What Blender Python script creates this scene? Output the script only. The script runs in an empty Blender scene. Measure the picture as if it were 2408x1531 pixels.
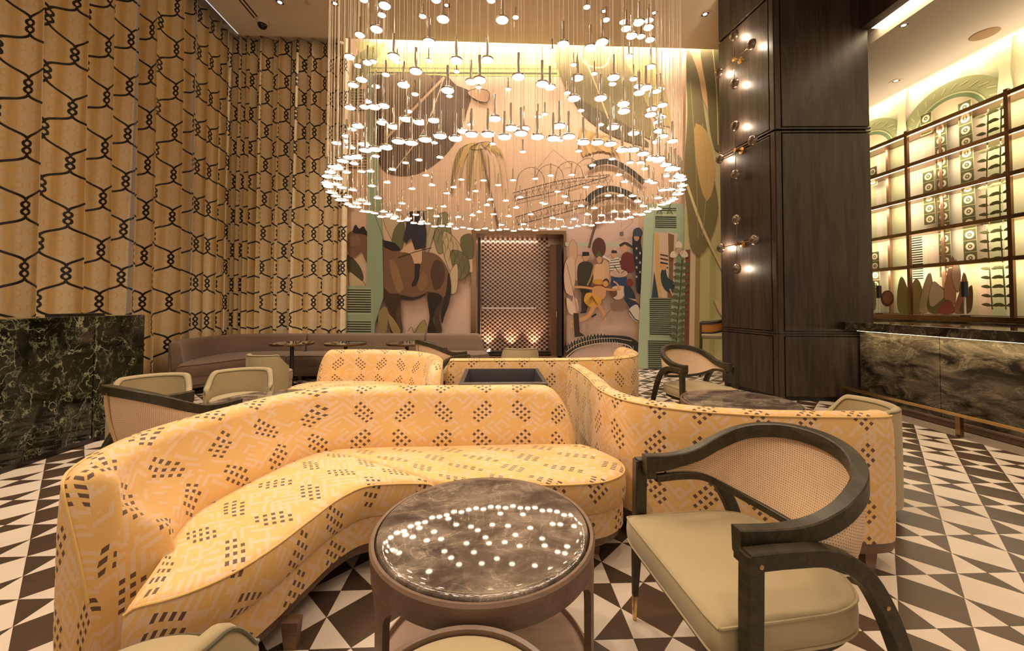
import bpy, bmesh, math, random
from math import sin, cos, pi, sqrt
from mathutils import Vector, Matrix, noise
random.seed(7)
S = bpy.context.scene
COL = S.collection

# ------------------------------------------------------------------ camera, world, lights, exposure
F_PX, YAW, PITCH, ROLL, EYE = 939.19, 0.0424, 0.027, 0.0025, 1.264
PPX, PPY = 1204.0, 688.7
_fw = Vector((sin(YAW)*cos(PITCH), cos(YAW)*cos(PITCH), sin(PITCH)))
_r = Vector((cos(YAW), -sin(YAW), 0)); _u = _r.cross(_fw)
_R = _r*cos(ROLL) + _u*sin(ROLL); _U = _u*cos(ROLL) - _r*sin(ROLL)
cam = bpy.data.cameras.new('camera'); camo = bpy.data.objects.new('camera', cam); COL.objects.link(camo)
cam.sensor_width = 36; cam.lens = F_PX/2408*36
cam.shift_y = -76.8/2408; cam.clip_start = 0.05; cam.clip_end = 60
camo.matrix_world = Matrix(((_R.x, _U.x, -_fw.x, 0), (_R.y, _U.y, -_fw.y, 0), (_R.z, _U.z, -_fw.z, EYE), (0, 0, 0, 1)))
S.camera = camo
def _ray(px, py): return _fw + _R*((px-PPX)/F_PX) + _U*((PPY-py)/F_PX)
def onY(px, py, y): d = _ray(px, py); return Vector((0, 0, EYE)) + d*(y/d.y)
def onX(px, py, x): d = _ray(px, py); return Vector((0, 0, EYE)) + d*(x/d.x)
def onZ(px, py, z): d = _ray(px, py); return Vector((0, 0, EYE)) + d*((z-EYE)/d.z)
def at(px, py, dep): return Vector((0, 0, EYE)) + _ray(px, py)*dep
def proj(p):
    d = Vector(p)-Vector((0, 0, EYE)); q = d.dot(_fw)
    if q < .05: return None
    return (PPX+F_PX*d.dot(_R)/q, PPY-F_PX*d.dot(_U)/q)

W = bpy.data.worlds.new('world'); S.world = W; W.use_nodes = True
bg = W.node_tree.nodes['Background']; bg.inputs[0].default_value = (1, .76, .55, 1); bg.inputs[1].default_value = 0.62
S.view_settings.view_transform = 'Standard'; S.view_settings.look = 'None'
S.view_settings.exposure = 0.17; S.view_settings.gamma = 1; S.view_settings.use_curve_mapping = False
S.cycles.max_bounces = 6; S.cycles.diffuse_bounces = 3; S.cycles.glossy_bounces = 3
S.cycles.transparent_max_bounces = 8; S.cycles.transmission_bounces = 4
S.cycles.caustics_reflective = False; S.cycles.caustics_refractive = False
S.cycles.sample_clamp_indirect = 4
WARM = (1, .75, .52)
def light(kind, name, loc, power, rot=(0, 0, 0), size=.1, size_y=None, color=WARM, spot=1.2, blend=.6, parent=None):
    L = bpy.data.lights.new(name, kind); L.energy = power; L.color = color
    if kind == 'AREA':
        L.shape = 'RECTANGLE' if size_y else 'DISK'; L.size = size
        if size_y: L.size_y = size_y
    else:
        L.shadow_soft_size = size
    if kind == 'SPOT': L.spot_size = spot; L.spot_blend = blend
    o = bpy.data.objects.new(name, L); o.location = loc; o.rotation_euler = rot; COL.objects.link(o)
    if parent: o.parent = parent
    return o
CH = (0.09, 3.43, 2.15)      # chandelier ring centre
# the hall's own ceiling downlights, in rows (the visible ones have housings further down)
CEIL = 6.2
for x in (-3.0, -1.0, 1.0, 3.0):
    for y in (-.6, 1.6, 3.8):
        light('SPOT', 'downlight_beam', (x, y, CEIL-.03), 105, size=.12, spot=1.9, blend=.9)
# the row of ceiling downlights nearest the painted wall is turned towards it
for x in (-.82, .6, 1.8, 2.675, 3.554):
    light('SPOT', 'wall_washer_beam', (x, 6.53, CEIL-.03), 190, rot=(math.radians(24), 0, 0), size=.08, spot=1.5, blend=.9, color=(1, .80, .62))
# track spots washing the curtains
for y in (1.2, 2.8, 4.4, 6.0):
    light('SPOT', 'curtain_washer_beam', (-3.3, y, CEIL-.03), 280, rot=(0, math.radians(-22), 0), size=.08, spot=1.7, blend=.9, color=(1, .80, .58))
# cove light along the top of the mural wall
light('AREA', 'cove_light', (1.0, 7.47, 6.52), 230, rot=(math.radians(50), 0, 0), size=6.6, size_y=.08, color=(1, .84, .66))

# ------------------------------------------------------------------ helpers
def lin(h):
    h = h.lstrip('#'); v = [int(h[i:i+2], 16)/255 for i in (0, 2, 4)]
    return tuple(c/12.92 if c <= .04045 else ((c+.055)/1.055)**2.4 for c in v)
class NT:
    def __init__(s, name):
        s.mat = bpy.data.materials.new(name); s.mat.use_nodes = True
        s.nt = s.mat.node_tree; s.n = s.nt.nodes; s.b = s.n['Principled BSDF']; s.out = s.n['Material Output']
    def new(s, t): return s.n.new(t)
    def link(s, a, b): s.nt.links.new(a, b)
    def put(s, sock, v):
        if isinstance(v, bpy.types.NodeSocket): s.link(v, sock)
        else:
            if hasattr(sock, 'default_value') and sock.type == 'RGBA' and len(v) == 3: v = (*v, 1)
            sock.default_value = v
    def m(s, op, a, b=None, c=None, clamp=False):
        n = s.new('ShaderNodeMath'); n.operation = op; n.use_clamp = clamp
        s.put(n.inputs[0], a)
        if b is not None: s.put(n.inputs[1], b)
        if c is not None: s.put(n.inputs[2], c)
        return n.outputs[0]
    def add(s, a, b): return s.m('ADD', a, b)
    def sub(s, a, b): return s.m('SUBTRACT', a, b)
    def mul(s, a, b): return s.m('MULTIPLY', a, b)
    def lt(s, a, b): return s.m('LESS_THAN', a, b)
    def gt(s, a, b): return s.m('GREATER_THAN', a, b)
    def step(s, a, lo, hi):
        n = s.new('ShaderNodeMapRange'); n.interpolation_type = 'SMOOTHSTEP'
        s.put(n.inputs[0], a); n.inputs[1].default_value = lo; n.inputs[2].default_value = hi
        n.inputs[3].default_value = 0; n.inputs[4].default_value = 1
        return n.outputs[0]
    def mix(s, f, a, b):
        n = s.new('ShaderNodeMix'); n.data_type = 'RGBA'
        s.put(n.inputs[0], f); s.put(n.inputs[6], a); s.put(n.inputs[7], b)
        return n.outputs[2]
    def uv(s):
        n = s.new('ShaderNodeTexCoord'); x = s.new('ShaderNodeSeparateXYZ'); s.link(n.outputs['UV'], x.inputs[0])
        return x.outputs[0], x.outputs[1]
    def obj(s, scale=(1, 1, 1)):
        n = s.new('ShaderNodeTexCoord'); mp = s.new('ShaderNodeMapping'); s.link(n.outputs['Object'], mp.inputs[0])
        mp.inputs['Scale'].default_value = scale; return mp.outputs[0]
    def noise(s, vec, scale=5, detail=4, rough=.5, dist=0):
        n = s.new('ShaderNodeTexNoise'); s.link(vec, n.inputs['Vector'])
        n.inputs['Scale'].default_value = scale; n.inputs['Detail'].default_value = detail
        n.inputs['Roughness'].default_value = rough; n.inputs['Distortion'].default_value = dist
        return n.outputs[0]
    def bump(s, h, strength=.2, dist=.01):
        n = s.new('ShaderNodeBump'); n.inputs['Strength'].default_value = strength; n.inputs['Distance'].default_value = dist
        s.link(h, n.inputs['Height']); s.link(n.outputs[0], s.b.inputs['Normal'])
    def done(s, color=None, rough=None, metal=None, spec=None):
        if color is not None: s.put(s.b.inputs['Base Color'], color)
        if rough is not None: s.put(s.b.inputs['Roughness'], rough)
        if metal is not None: s.put(s.b.inputs['Metallic'], metal)
        if spec is not None: s.put(s.b.inputs['Specular IOR Level'], spec)
        return s.mat
_flat = {}
def flat(col, rough=.7, metal=0, name=None):
    if isinstance(col, str): col = lin(col)
    k = (tuple(round(c, 4) for c in col), rough, metal)
    if k not in _flat:
        t = NT(name or 'paint'); v = t.obj()
        nz = t.noise(v, 3.0, 3); c = t.mix(t.mul(nz, .25), tuple(col), tuple(x*.72 for x in col))
        _flat[k] = t.done(c, rough, metal)
    return _flat[k]
def emit(name, col, strength):
    t = NT(name); t.put(t.b.inputs['Base Color'], (0, 0, 0)); t.put(t.b.inputs['Emission Color'], col)
    t.put(t.b.inputs['Emission Strength'], strength); return t.mat

# ---- materials
def m_geo():
    """yellow sofa cloth woven with clusters of brown diamonds and pale slanting strokes (uv in metres)"""
    t = NT('sofa_cloth'); u, v = t.uv()
    cu, cv = t.m('DIVIDE', u, .235), t.m('DIVIDE', v, .215)
    iu, iv = t.m('FLOOR', cu), t.m('FLOOR', cv)
    x = t.mul(t.sub(t.sub(cu, iu), .5), .235); y = t.mul(t.sub(t.sub(cv, iv), .5), .215)
    par = t.m('ABSOLUTE', t.m('MODULO', t.add(iu, iv), 2.0))
    sg = t.sub(1.0, t.mul(t.lt(t.m('ABSOLUTE', t.sub(par, 1.0)), .5), 2.0))
    x = t.mul(x, sg)
    s = .046
    a = t.m('DIVIDE', t.add(x, y), s); b = t.m('DIVIDE', t.sub(x, y), s)
    ra, rb = t.m('ROUND', a), t.m('ROUND', b)
    fa, fb = t.m('ABSOLUTE', t.sub(a, ra)), t.m('ABSOLUTE', t.sub(b, rb))
    sq = t.mul(t.lt(fa, .25), t.lt(fb, .27))
    inner = t.lt(t.m('ABSOLUTE', ra), 2.5)
    cl = t.mul(inner, t.lt(t.m('ABSOLUTE', rb), 1.5))
    # trim two opposite corners of the block
    cor = t.lt(t.m('ABSOLUTE', t.add(ra, rb)), 2.5)
    dark = t.mul(t.mul(sq, cl), cor)
    # pale strokes: bars between lattice lines, long along one diagonal, broken along the other
    h1 = t.new('ShaderNodeTexWhiteNoise'); h1.noise_dimensions = '3D'
    cb = t.new('ShaderNodeCombineXYZ'); t.put(cb.inputs[0], t.m('FLOOR', t.mul(a, .5))); t.put(cb.inputs[1], rb); t.put(cb.inputs[2], iu); t.link(cb.outputs[0], h1.inputs[0])
    st1 = t.mul(t.lt(fb, .25), t.gt(h1.outputs[0], .45))
    h2 = t.new('ShaderNodeTexWhiteNoise'); h2.noise_dimensions = '3D'
    cb = t.new('ShaderNodeCombineXYZ'); t.put(cb.inputs[0], ra); t.put(cb.inputs[1], t.m('FLOOR', t.mul(b, .5))); t.put(cb.inputs[2], iv); t.link(cb.outputs[0], h2.inputs[0])
    st2 = t.mul(t.lt(fa, .25), t.gt(h2.outputs[0], .7))
    st = t.m('MAXIMUM', st1, st2)
    nz = t.noise(t.obj(), 9, 3)
    base = t.mix(nz, (.78, .50, .195), (.71, .43, .15))
    c = t.mix(t.mul(st, .6), base, (.74, .56, .45))
    c = t.mix(dark, c, (.115, .062, .038))
    wv = t.noise(t.obj((300, 300, 300)), 1, 2); t.bump(wv, .12, .002)
    t.put(t.b.inputs['Sheen Weight'], .15)
    return t.done(c, .62)
def m_cloth(name, c1, c2, rough=.8, sc=320, st=.15):
    t = NT(name); nz = t.noise(t.obj(), 6, 4); fine = t.noise(t.obj((sc, sc, sc)), 1, 2)
    c = t.mix(nz, c1, c2); t.bump(fine, st, .002); t.put(t.b.inputs['Sheen Weight'], .2)
    return t.done(c, rough)
def m_wood(name, c1, c2, rough=.35, axis='z', sc=1.0, coat=0):
    t = NT(name); s = {'z': (14, 14, 1.2), 'x': (1.2, 14, 14), 'y': (14, 1.2, 14)}[axis]
    v = t.obj(tuple(q*sc for q in s)); n1 = t.noise(v, 1.0, 5, .6, 1.5); n2 = t.noise(v, 7.0, 3, .6, .4)
    f = t.step(t.add(t.mul(n1, .75), t.mul(n2, .25)), .38, .64)
    t.bump(n2, .15, .003); t.put(t.b.inputs['Coat Weight'], coat)
    return t.done(t.mix(f, c1, c2), rough)
def m_marble(name, dark, mid, vein, scale=1.5, rough=.08, wav=3, amount=.5, stretch=(1, 1, 1), th=.03, crack=False):
    t = NT(name); v = t.obj(stretch); n1 = t.noise(v, scale*2.2, 8, .62, .8)
    n2 = t.noise(v, scale*1.3, 6, .6, wav)
    n3 = t.noise(v, scale*3.1, 6, .6, wav*.7)
    r1 = t.sub(1.0, t.step(t.m('ABSOLUTE', t.sub(n2, .5)), 0.0, th))
    r2 = t.sub(1.0, t.step(t.m('ABSOLUTE', t.sub(n3, .5)), 0.0, th*.6))
    vn = t.mul(t.m('MAXIMUM', r1, t.mul(r2, .6)), t.step(n1, .35, .62))
    if crack:
        vo = t.new('ShaderNodeTexVoronoi'); vo.feature = 'DISTANCE_TO_EDGE'; vo.inputs['Scale'].default_value = 4.5
        nz = t.new('ShaderNodeTexNoise'); t.link(v, nz.inputs['Vector']); nz.inputs['Scale'].default_value = 3.5; nz.inputs['Detail'].default_value = 7
        vm = t.new('ShaderNodeVectorMath'); vm.operation = 'MULTIPLY_ADD'; t.link(nz.outputs[1], vm.inputs[0]); vm.inputs[1].default_value = (.9, .9, .9); t.link(v, vm.inputs[2]); t.link(vm.outputs[0], vo.inputs['Vector'])
        ck = t.mul(t.sub(1.0, t.step(vo.outputs['Distance'], .0, .045)), t.step(n2, .42, .60)); vn = t.m('MAXIMUM', t.mul(vn, .55), ck)
    c = t.mix(t.step(n1, .35, .72), dark, mid); c = t.mix(t.mul(vn, amount), c, vein)
    return t.done(c, rough)
def m_curtain():
    t = NT('curtain_cloth'); u, v = t.uv(); P, Q = .45, .64
    x = t.m('DIVIDE', u, P); y = t.m('DIVIDE', v, Q)
    def strand(yy):
        ph = t.mul(yy, 2*pi); g = t.mul(t.m('COSINE', ph), 1.38)
        g = t.m('MINIMUM', t.m('MAXIMUM', g, -1.0), 1.0); c = t.m('SINE', t.mul(g, pi/2))
        q = t.m('ARCSINE', t.mul(t.m('SINE', ph), .9999)); mask = t.lt(t.m('ABSOLUTE', q), .74)
        tw = t.mul(t.mul(t.m('SINE', t.mul(q, pi/.74)), .068), mask)
        return t.add(t.mul(c, .25), tw)
    e = .01; s0 = strand(y); s1 = strand(t.add(y, e)); s2 = strand(t.sub(y, e))
    sl = t.mul(t.sub(s1, s2), P/Q/(2*e)); den = t.m('SQRT', t.add(t.mul(sl, sl), 1.0))
    def wrap(z): return t.m('ABSOLUTE', t.sub(t.m('FRACT', t.add(z, .5)), .5))
    d = t.m('MINIMUM', wrap(t.sub(x, s0)), wrap(t.sub(t.sub(x, .5), t.mul(s0, -1.0))))
    d = t.m('DIVIDE', t.mul(d, P), den)
    line = t.sub(1.0, t.step(d, .0115, .0145))
    # pale gold scroll print in each cell
    px = t.sub(wrap(t.mul(x, 2.0)), .22); py = t.sub(wrap(t.mul(y, 2.0)), .25)
    px = t.mul(px, .5*P); py = t.mul(py, .5*Q)
    rr = t.m('SQRT', t.add(t.mul(px, px), t.mul(py, py)))
    ring = t.sub(1.0, t.step(t.m('ABSOLUTE', t.sub(rr, .036)), .005, .010))
    nz = t.noise(t.obj(), 4, 3); vein = t.sub(1.0, t.step(wrap(t.mul(x, 2.0)), .02, .06))
    scroll = t.mul(t.m('MAXIMUM', ring, t.mul(vein, t.step(nz, .4, .6))), .55)
    band = t.mul(t.sub(1.0, t.step(wrap(t.mul(x, 2.0)), .06, .30)), t.add(.35, t.mul(t.noise(t.obj((30, 30, 9)), 1, 3), .6)))
    c = t.mix(band, (.90, .74, .50), (.60, .38, .12)); c = t.mix(scroll, c, (.86, .55, .13))
    c = t.mix(line, c, (.010, .008, .012))
    t.put(t.b.inputs['Sheen Weight'], .1)
    return t.done(c, .42)
def m_cane():
    t = NT('cane_weave'); u, v = t.uv(); g = .0085
    def tri(z): return t.m('ABSOLUTE', t.sub(t.m('FRACT', t.m('DIVIDE', z, g)), .5))
    h = t.mul(t.gt(tri(u), .30), t.gt(tri(v), .30)); fn = t.noise(t.obj((260, 260, 40)), 1, 3)
    c = t.mix(fn, (.84, .62, .41), (.66, .46, .30)); c = t.mix(t.mul(h, .55), c, (.35, .20, .12))
    m = t.done(c, .6)
    tr = t.new('ShaderNodeBsdfTransparent'); mx = t.new('ShaderNodeMixShader')
    t.put(mx.inputs[0], t.mul(h, .55)); t.link(t.b.outputs[0], mx.inputs[1]); t.link(tr.outputs[0], mx.inputs[2]); t.link(mx.outputs[0], t.out.inputs[0])
    return m
def m_glass(name, tint=(1, 1, 1), a=.12):
    t = NT(name); t.done((.02, .02, .02), .02); tr = t.new('ShaderNodeBsdfTransparent'); tr.inputs[0].default_value = (*tint, 1)
    gl = t.new('ShaderNodeBsdfGlossy'); gl.inputs['Roughness'].default_value = .02
    mx = t.new('ShaderNodeMixShader'); mx.inputs[0].default_value = a
    t.link(tr.outputs[0], mx.inputs[1]); t.link(gl.outputs[0], mx.inputs[2]); t.link(mx.outputs[0], t.out.inputs[0]); return t.mat
GEO = m_geo()
OLIVE = m_cloth('olive_upholstery', (.42, .335, .19), (.365, .29, .16), .75)
OLIVE_PIPE = m_cloth('dark_piping', (.10, .085, .05), (.08, .07, .04), .7)
GEO_PIPE = m_cloth('yellow_piping', (.80, .55, .20), (.70, .45, .15), .7)
BROWN = m_cloth('brown_wool', (.21, .138, .094), (.165, .108, .074), .9, 200, .4)
BROWN_PIPE = m_cloth('brown_piping', (.10, .06, .04), (.07, .045, .03), .8)
FRAME = m_wood('olive_stained_oak', (.022, .018, .009), (.048, .039, .020), .38, 'x', 2)
BRONZE_WOOD = m_wood('taupe_lacquer', (.15, .095, .065), (.19, .12, .085), .35, 'x', 2)
PLINTH = m_wood('walnut_plinth', (.14, .08, .05), (.20, .12, .075), .35, 'x', 2)
COLWOOD = m_wood('dark_oak_veneer', (.024, .016, .012), (.060, .041, .031), .44, 'z', .55)
BLACKWOOD = m_wood('black_oak', (.012, .009, .007), (.02, .015, .011), .4, 'z', 1)
BRASS = flat((.75, .52, .22), .25, 1, 'brass'); BRONZE = flat((.30, .19, .11), .28, 1, 'bronze')
CHROME = flat((.55, .45, .36), .18, 1, 'polished_nickel')
STEEL = flat((.06, .055, .055), .3, .8, 'dark_steel')
TILE_D = NT('dark_cement'); _n = TILE_D.noise(TILE_D.obj(), 6, 5); TILE_D = TILE_D.done(TILE_D.mix(_n, (.052, .033, .022), (.095, .061, .040)), .30)
TILE_L = NT('cream_cement'); _n = TILE_L.noise(TILE_L.obj(), 5, 5); TILE_L = TILE_L.done(TILE_L.mix(_n, (.78, .68, .58), (.66, .57, .48)), .34)
GROUT = flat((.22, .17, .13), .9, 0, 'grout')
T_MARBLE = m_marble('table_marble', (.07, .052, .042), (.26, .21, .17), (.55, .47, .38), 2.6, .03, 2.2, .5, (1, 1.5, 1), .016)
G_MARBLE = m_marble('green_marble', (.004, .006, .003), (.022, .027, .014), (.42, .46, .30), 2.4, .05, 1.6, .9, (1, 1.2, 1), .013, crack=True)
B_MARBLE = m_marble('bar_marble', (.013, .010, .007), (.14, .112, .076), (.40, .33, .23), 1.3, .12, 2.0, .35, (1, 1, 2.4), .02)
CURT = m_curtain(); CANE = m_cane(); GLASS = m_glass('clear_glass')
CEILM = flat((.82, .70, .56), .9, 0, 'ceiling_paint')
WALLM = flat((.66, .53, .43), .85, 0, 'wall_paint')
EM_DISC = emit('lit_disc', (1, .80, .60), 17)
EM_SMALL = emit('lit_lamp', (1, .80, .56), 25)
EM_STRIP = emit('lit_strip', (1, .78, .50), 9)

# ---- mesh building
class MB:
    """collects geometry (vertices, faces, uv per corner, material index) into one mesh"""
    def __init__(s): s.v = []; s.f = []; s.uv = []; s.mi = []; s.M = Matrix.Identity(4)
    def face(s, pts, uvs=None, mi=0):
        i = len(s.v); s.v += [s.M @ Vector(p) for p in pts]; s.f.append(tuple(range(i, i+len(pts)))); s.uv.append(uvs); s.mi.append(mi)
    def box(s, x0, x1, y0, y1, z0, z1, mi=0, b=0):
        i = len(s.v)
        if b <= 0:
            for z in (z0, z1):
                for x, y in ((x0, y0), (x1, y0), (x1, y1), (x0, y1)): s.v.append(s.M @ Vector((x, y, z)))
            for f in ((3, 2, 1, 0), (4, 5, 6, 7), (0, 1, 5, 4), (1, 2, 6, 5), (2, 3, 7, 6), (3, 0, 4, 7)):
                s.f.append(tuple(i+k for k in f)); s.uv.append(None); s.mi.append(mi)
            return s
        bm = bmesh.new(); bmesh.ops.create_cube(bm, size=1)
        for v in bm.verts: v.co = Vector((x0+(v.co.x+.5)*(x1-x0), y0+(v.co.y+.5)*(y1-y0), z0+(v.co.z+.5)*(z1-z0)))
        bmesh.ops.bevel(bm, geom=bm.edges[:], offset=b, segments=2, affect='EDGES', profile=.5)
        s.addbm(bm, mi); return s
    def addbm(s, bm, mi=0):
        i = len(s.v); bm.verts.index_update()
        s.v += [s.M @ v.co for v in bm.verts]
        for f in bm.faces: s.f.append(tuple(i+v.index for v in f.verts)); s.uv.append(None); s.mi.append(mi)
        bm.free()
    def grid(s, rows, closed=False, uvs=None, mi=0, cap0=False, cap1=False, wrap=False):
        """rows of equal length; closed joins each row's ends (tube)"""
        i = len(s.v); n = len(rows[0]); R = len(rows)
        for r in rows: s.v += [s.M @ Vector(p) for p in r]
        for a in range(R if wrap else R-1):
            a2 = (a+1) % R
            for b in range(n if closed else n-1):
                c = (b+1) % n
                s.f.append((i+a*n+b, i+a*n+c, i+a2*n+c, i+a2*n+b)); s.mi.append(mi)
                s.uv.append([uvs[a][b], uvs[a][b+1] if b+1 < len(uvs[a]) else uvs[a][c], uvs[a2][b+1] if b+1 < len(uvs[a2]) else uvs[a2][c], uvs[a2][b]] if uvs else None)
        if cap0: s.f.append(tuple(i+k for k in range(n))[::-1]); s.mi.append(mi); s.uv.append([uvs[0][k] for k in range(n)][::-1] if uvs else None)
        if cap1: s.f.append(tuple(i+(R-1)*n+k for k in range(n))); s.mi.append(mi); s.uv.append([uvs[-1][k] for k in range(n)] if uvs else None)
        return s
    def tube(s, pts, r, n=8, mi=0, cap=True, wrap=False):
        pts = [Vector(p) for p in pts]; rows = []; side = None
        for k, p in enumerate(pts):
            if wrap: t = (pts[(k+1) % len(pts)]-pts[k-1]).normalized()
            else: t = (pts[min(k+1, len(pts)-1)]-pts[max(k-1, 0)]).normalized()
            if side is None: side = t.orthogonal().normalized()
            side = (side - t*side.dot(t)); side = side.normalized() if side.length > 1e-6 else t.orthogonal().normalized()
            up = t.cross(side); rr = r[k] if isinstance(r, (list, tuple)) else r
            rows.append([p+side*rr*cos(2*pi*j/n)+up*rr*sin(2*pi*j/n) for j in range(n)])
        return s.grid(rows, True, mi=mi, cap0=cap and not wrap, cap1=cap and not wrap, wrap=wrap)
    def beam(s, pts, w, h, side=None, mi=0, ch=.18):
        """rectangular section with chamfered corners; w across 'side', h across the other way"""
        pts = [Vector(p) for p in pts]; rows = []
        for k, p in enumerate(pts):
            t = (pts[min(k+1, len(pts)-1)]-pts[max(k-1, 0)]).normalized()
            sd = Vector(side[k] if isinstance(side, list) else (side or (0, 0, 1))); 
            a = (sd - t*sd.dot(t)).normalized(); b = t.cross(a)
            ww = (w[k] if isinstance(w, list) else w)/2; hh = (h[k] if isinstance(h, list) else h)/2; c = min(ww, hh)*ch
            rows.append([p+a*x+b*y for x, y in ((ww-c, hh), (ww, hh-c), (ww, -hh+c), (ww-c, -hh), (-ww+c, -hh), (-ww, -hh+c), (-ww, hh-c), (-ww+c, hh))])
        return s.grid(rows, True, mi=mi, cap0=True, cap1=True)
    def lathe(s, prof, n=48, c=(0, 0), mi=0, cap=True):
        rows = [[(c[0]+r*cos(2*pi*j/n), c[1]+r*sin(2*pi*j/n), z) for j in range(n)] for r, z in prof]
        return s.grid(rows, True, mi=mi, cap0=cap, cap1=cap)
    def prism(s, poly, z0, z1, mi=0):
        return s.grid([[(x, y, z0) for x, y in poly], [(x, y, z1) for x, y in poly]], True, mi=mi, cap0=True, cap1=True)
    def build(s, name, mats, parent=None, smooth=False, world=False, solid=0, fix=True, weld=False):
        me = bpy.data.meshes.new(name)
        vv = s.v
        if parent is not None and world:
            inv = root_matrix(parent).inverted(); vv = [inv @ v for v in vv]
        me.from_pydata([tuple(v) for v in vv], [], s.f)
        mats = mats if isinstance(mats, (list, tuple)) else [mats]
        for m in mats: me.materials.append(m)
        if len(mats) > 1: me.polygons.foreach_set('material_index', s.mi)
        if any(q is not None for q in s.uv):
            L = me.uv_layers.new(name='UVMap'); k = 0
            for f, q in zip(s.f, s.uv):
                for j in range(len(f)):
                    L.data[k].uv = q[j] if q else (0, 0); k += 1
        if fix:
            bm = bmesh.new(); bm.from_mesh(me)
            if weld: bmesh.ops.remove_doubles(bm, verts=bm.verts[:], dist=1e-5)
            bmesh.ops.recalc_face_normals(bm, faces=bm.faces[:]); bm.to_mesh(me); bm.free()
        if smooth:
            me.polygons.foreach_set('use_smooth', [True]*len(me.polygons))
            if smooth != 'full': me.set_sharp_from_angle(angle=math.radians(38 if smooth is True else smooth))
        me.update()
        o = bpy.data.objects.new(name, me); COL.objects.link(o)
        if parent is not None: o.parent = parent
        if solid:
            md = o.modifiers.new('thickness', 'SOLIDIFY'); md.thickness = solid; md.offset = 0
        return o
def root_matrix(o):
    m = Matrix.Identity(4)
    while o is not None:
        m = (Matrix.Translation(o.location) @ o.rotation_euler.to_matrix().to_4x4() @ Matrix.Diagonal((*o.scale, 1))) @ m; o = o.parent
    return m
def tag(o, label=None, cat=None, group=None, kind=None):
    if label: o['label'] = label
    if cat: o['category'] = cat
    if group: o['group'] = group
    if kind: o['kind'] = kind
    return o
def thing(name, loc, label, cat, rz=0, group=None, kind=None):
    o = bpy.data.objects.new(name, None); o.location = loc; o.rotation_euler = (0, 0, rz); o.empty_display_size = .1
    COL.objects.link(o); return tag(o, label, cat, group, kind)
def copy_tree(o, parent=None):
    c = o.copy(); COL.objects.link(c)
    if parent is not None: c.parent = parent
    for ch in list(o.children): copy_tree(ch, c)
    return c
def spline(pts, n, closed=False):
    """Catmull-Rom through pts, resampled to n points evenly by length"""
    P = [Vector(p) for p in pts]; out = []; m = len(P)
    rng = range(m) if closed else range(m-1)
    for i in rng:
        p1, p2 = P[i], P[(i+1) % m]
        p0 = P[i-1] if (closed or i > 0) else p1*2-p2
        p3 = P[(i+2) % m] if (closed or i+2 < m) else p2*2-p1
        d1 = max((p1-p0).length, 1e-6)**.5; d2 = max((p2-p1).length, 1e-6)**.5; d3 = max((p3-p2).length, 1e-6)**.5
        m1 = ((p1-p0)/d1-(p2-p0)/(d1+d2)+(p2-p1)/d2)*d2; m2 = ((p2-p1)/d2-(p3-p1)/(d2+d3)+(p3-p2)/d3)*d2
        for k in range(16):
            t = k/16; out.append(p1*(2*t**3-3*t*t+1)+m1*(t**3-2*t*t+t)+p2*(-2*t**3+3*t*t)+m2*(t**3-t*t))
    out.append(P[0] if closed else P[-1])
    L = [0]
    for a, b in zip(out, out[1:]): L.append(L[-1]+(b-a).length)
    res = []; j = 0; cnt = n if closed else n-1
    for k in range(n):
        s = L[-1]*k/cnt
        while j < len(L)-2 and L[j+1] < s: j += 1
        f = (s-L[j])/max(L[j+1]-L[j], 1e-9); res.append(out[j].lerp(out[j+1], min(f, 1)))
    return res
def lengths(p):
    L = [0]
    for a, b in zip(p, p[1:]): L.append(L[-1]+(b-a).length)
    return L

# ------------------------------------------------------------------ the setting
TS = .30; OX, OY = 1.756*TS, 6.0738*TS      # cement tile grid
YB = 7.75                                   # painted end wall
XL, XR = -4.93, 6.98                        # curtain line, bar back wall
m = MB(); m.box(-5.4, 7.2, -2.5, 9.0, -.2, -.006); FLOOR = m.build('floor', GROUT); tag(FLOOR, kind='structure')
def tile_mesh(a, b):
    m = MB(); g = .0009; h = TS/2; i = h-g
    c = [(-i, -i), (i, -i), (i, i), (-i, i)]; e = [(0, -i), (i, 0), (0, i), (-i, 0)]
    m.face([(*q, 0) for q in e], mi=0)
    for k in range(4): m.face([(*e[k-1], 0), (*c[k], 0), (*e[k], 0)], mi=1)
    for k in range(4):
        p, q = c[k], c[(k+1) % 4]; m.face([(*p, -.006), (*q, -.006), (*q, 0), (*p, 0)], mi=1)
    o = m.build('floor_tile', [a, b], fix=False); return o
tiles = []
for i in range(-18, 13):
    for j in range(-20, 5):
        x, y = OX+(i+.5)*TS, OY-(j+.5)*TS
        if y > YB-.05: continue
        p = proj((x, y, 0)); vis = p is not None and -120 < p[0] < 2530 and p[1] < 1720
        tiles.append((0 if vis else 1, x*x+y*y, x, y, (i+j) % 2))
tiles.sort()
t0, t1 = tile_mesh(TILE_D, TILE_L), tile_mesh(TILE_L, TILE_D)
me0, me1 = t0.data, t1.data
bpy.data.objects.remove(t0); bpy.data.objects.remove(t1)
rest = MB()
for k, (v, d, x, y, par) in enumerate(tiles):
    if k < 300:
        o = bpy.data.objects.new('floor_tile', me0 if par == 0 else me1); o.location = (x, y, 0); o.parent = FLOOR; COL.objects.link(o)
    else:
        h = TS/2; i = h-.0009; A, B = (0, 1) if par == 0 else (1, 0)
        c = [(x-i, y-i), (x+i, y-i), (x+i, y+i), (x-i, y+i)]; e = [(x, y-i), (x+i, y), (x, y+i), (x-i, y)]
        rest.face([(*q, 0) for q in e], mi=A)
        for q in range(4): rest.face([(*e[q-1], 0), (*c[q], 0), (*e[q], 0)], mi=B)
o = rest.build('floor_tile', [TILE_D, TILE_L], FLOOR, fix=False); tag(o, kind='stuff')

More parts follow.
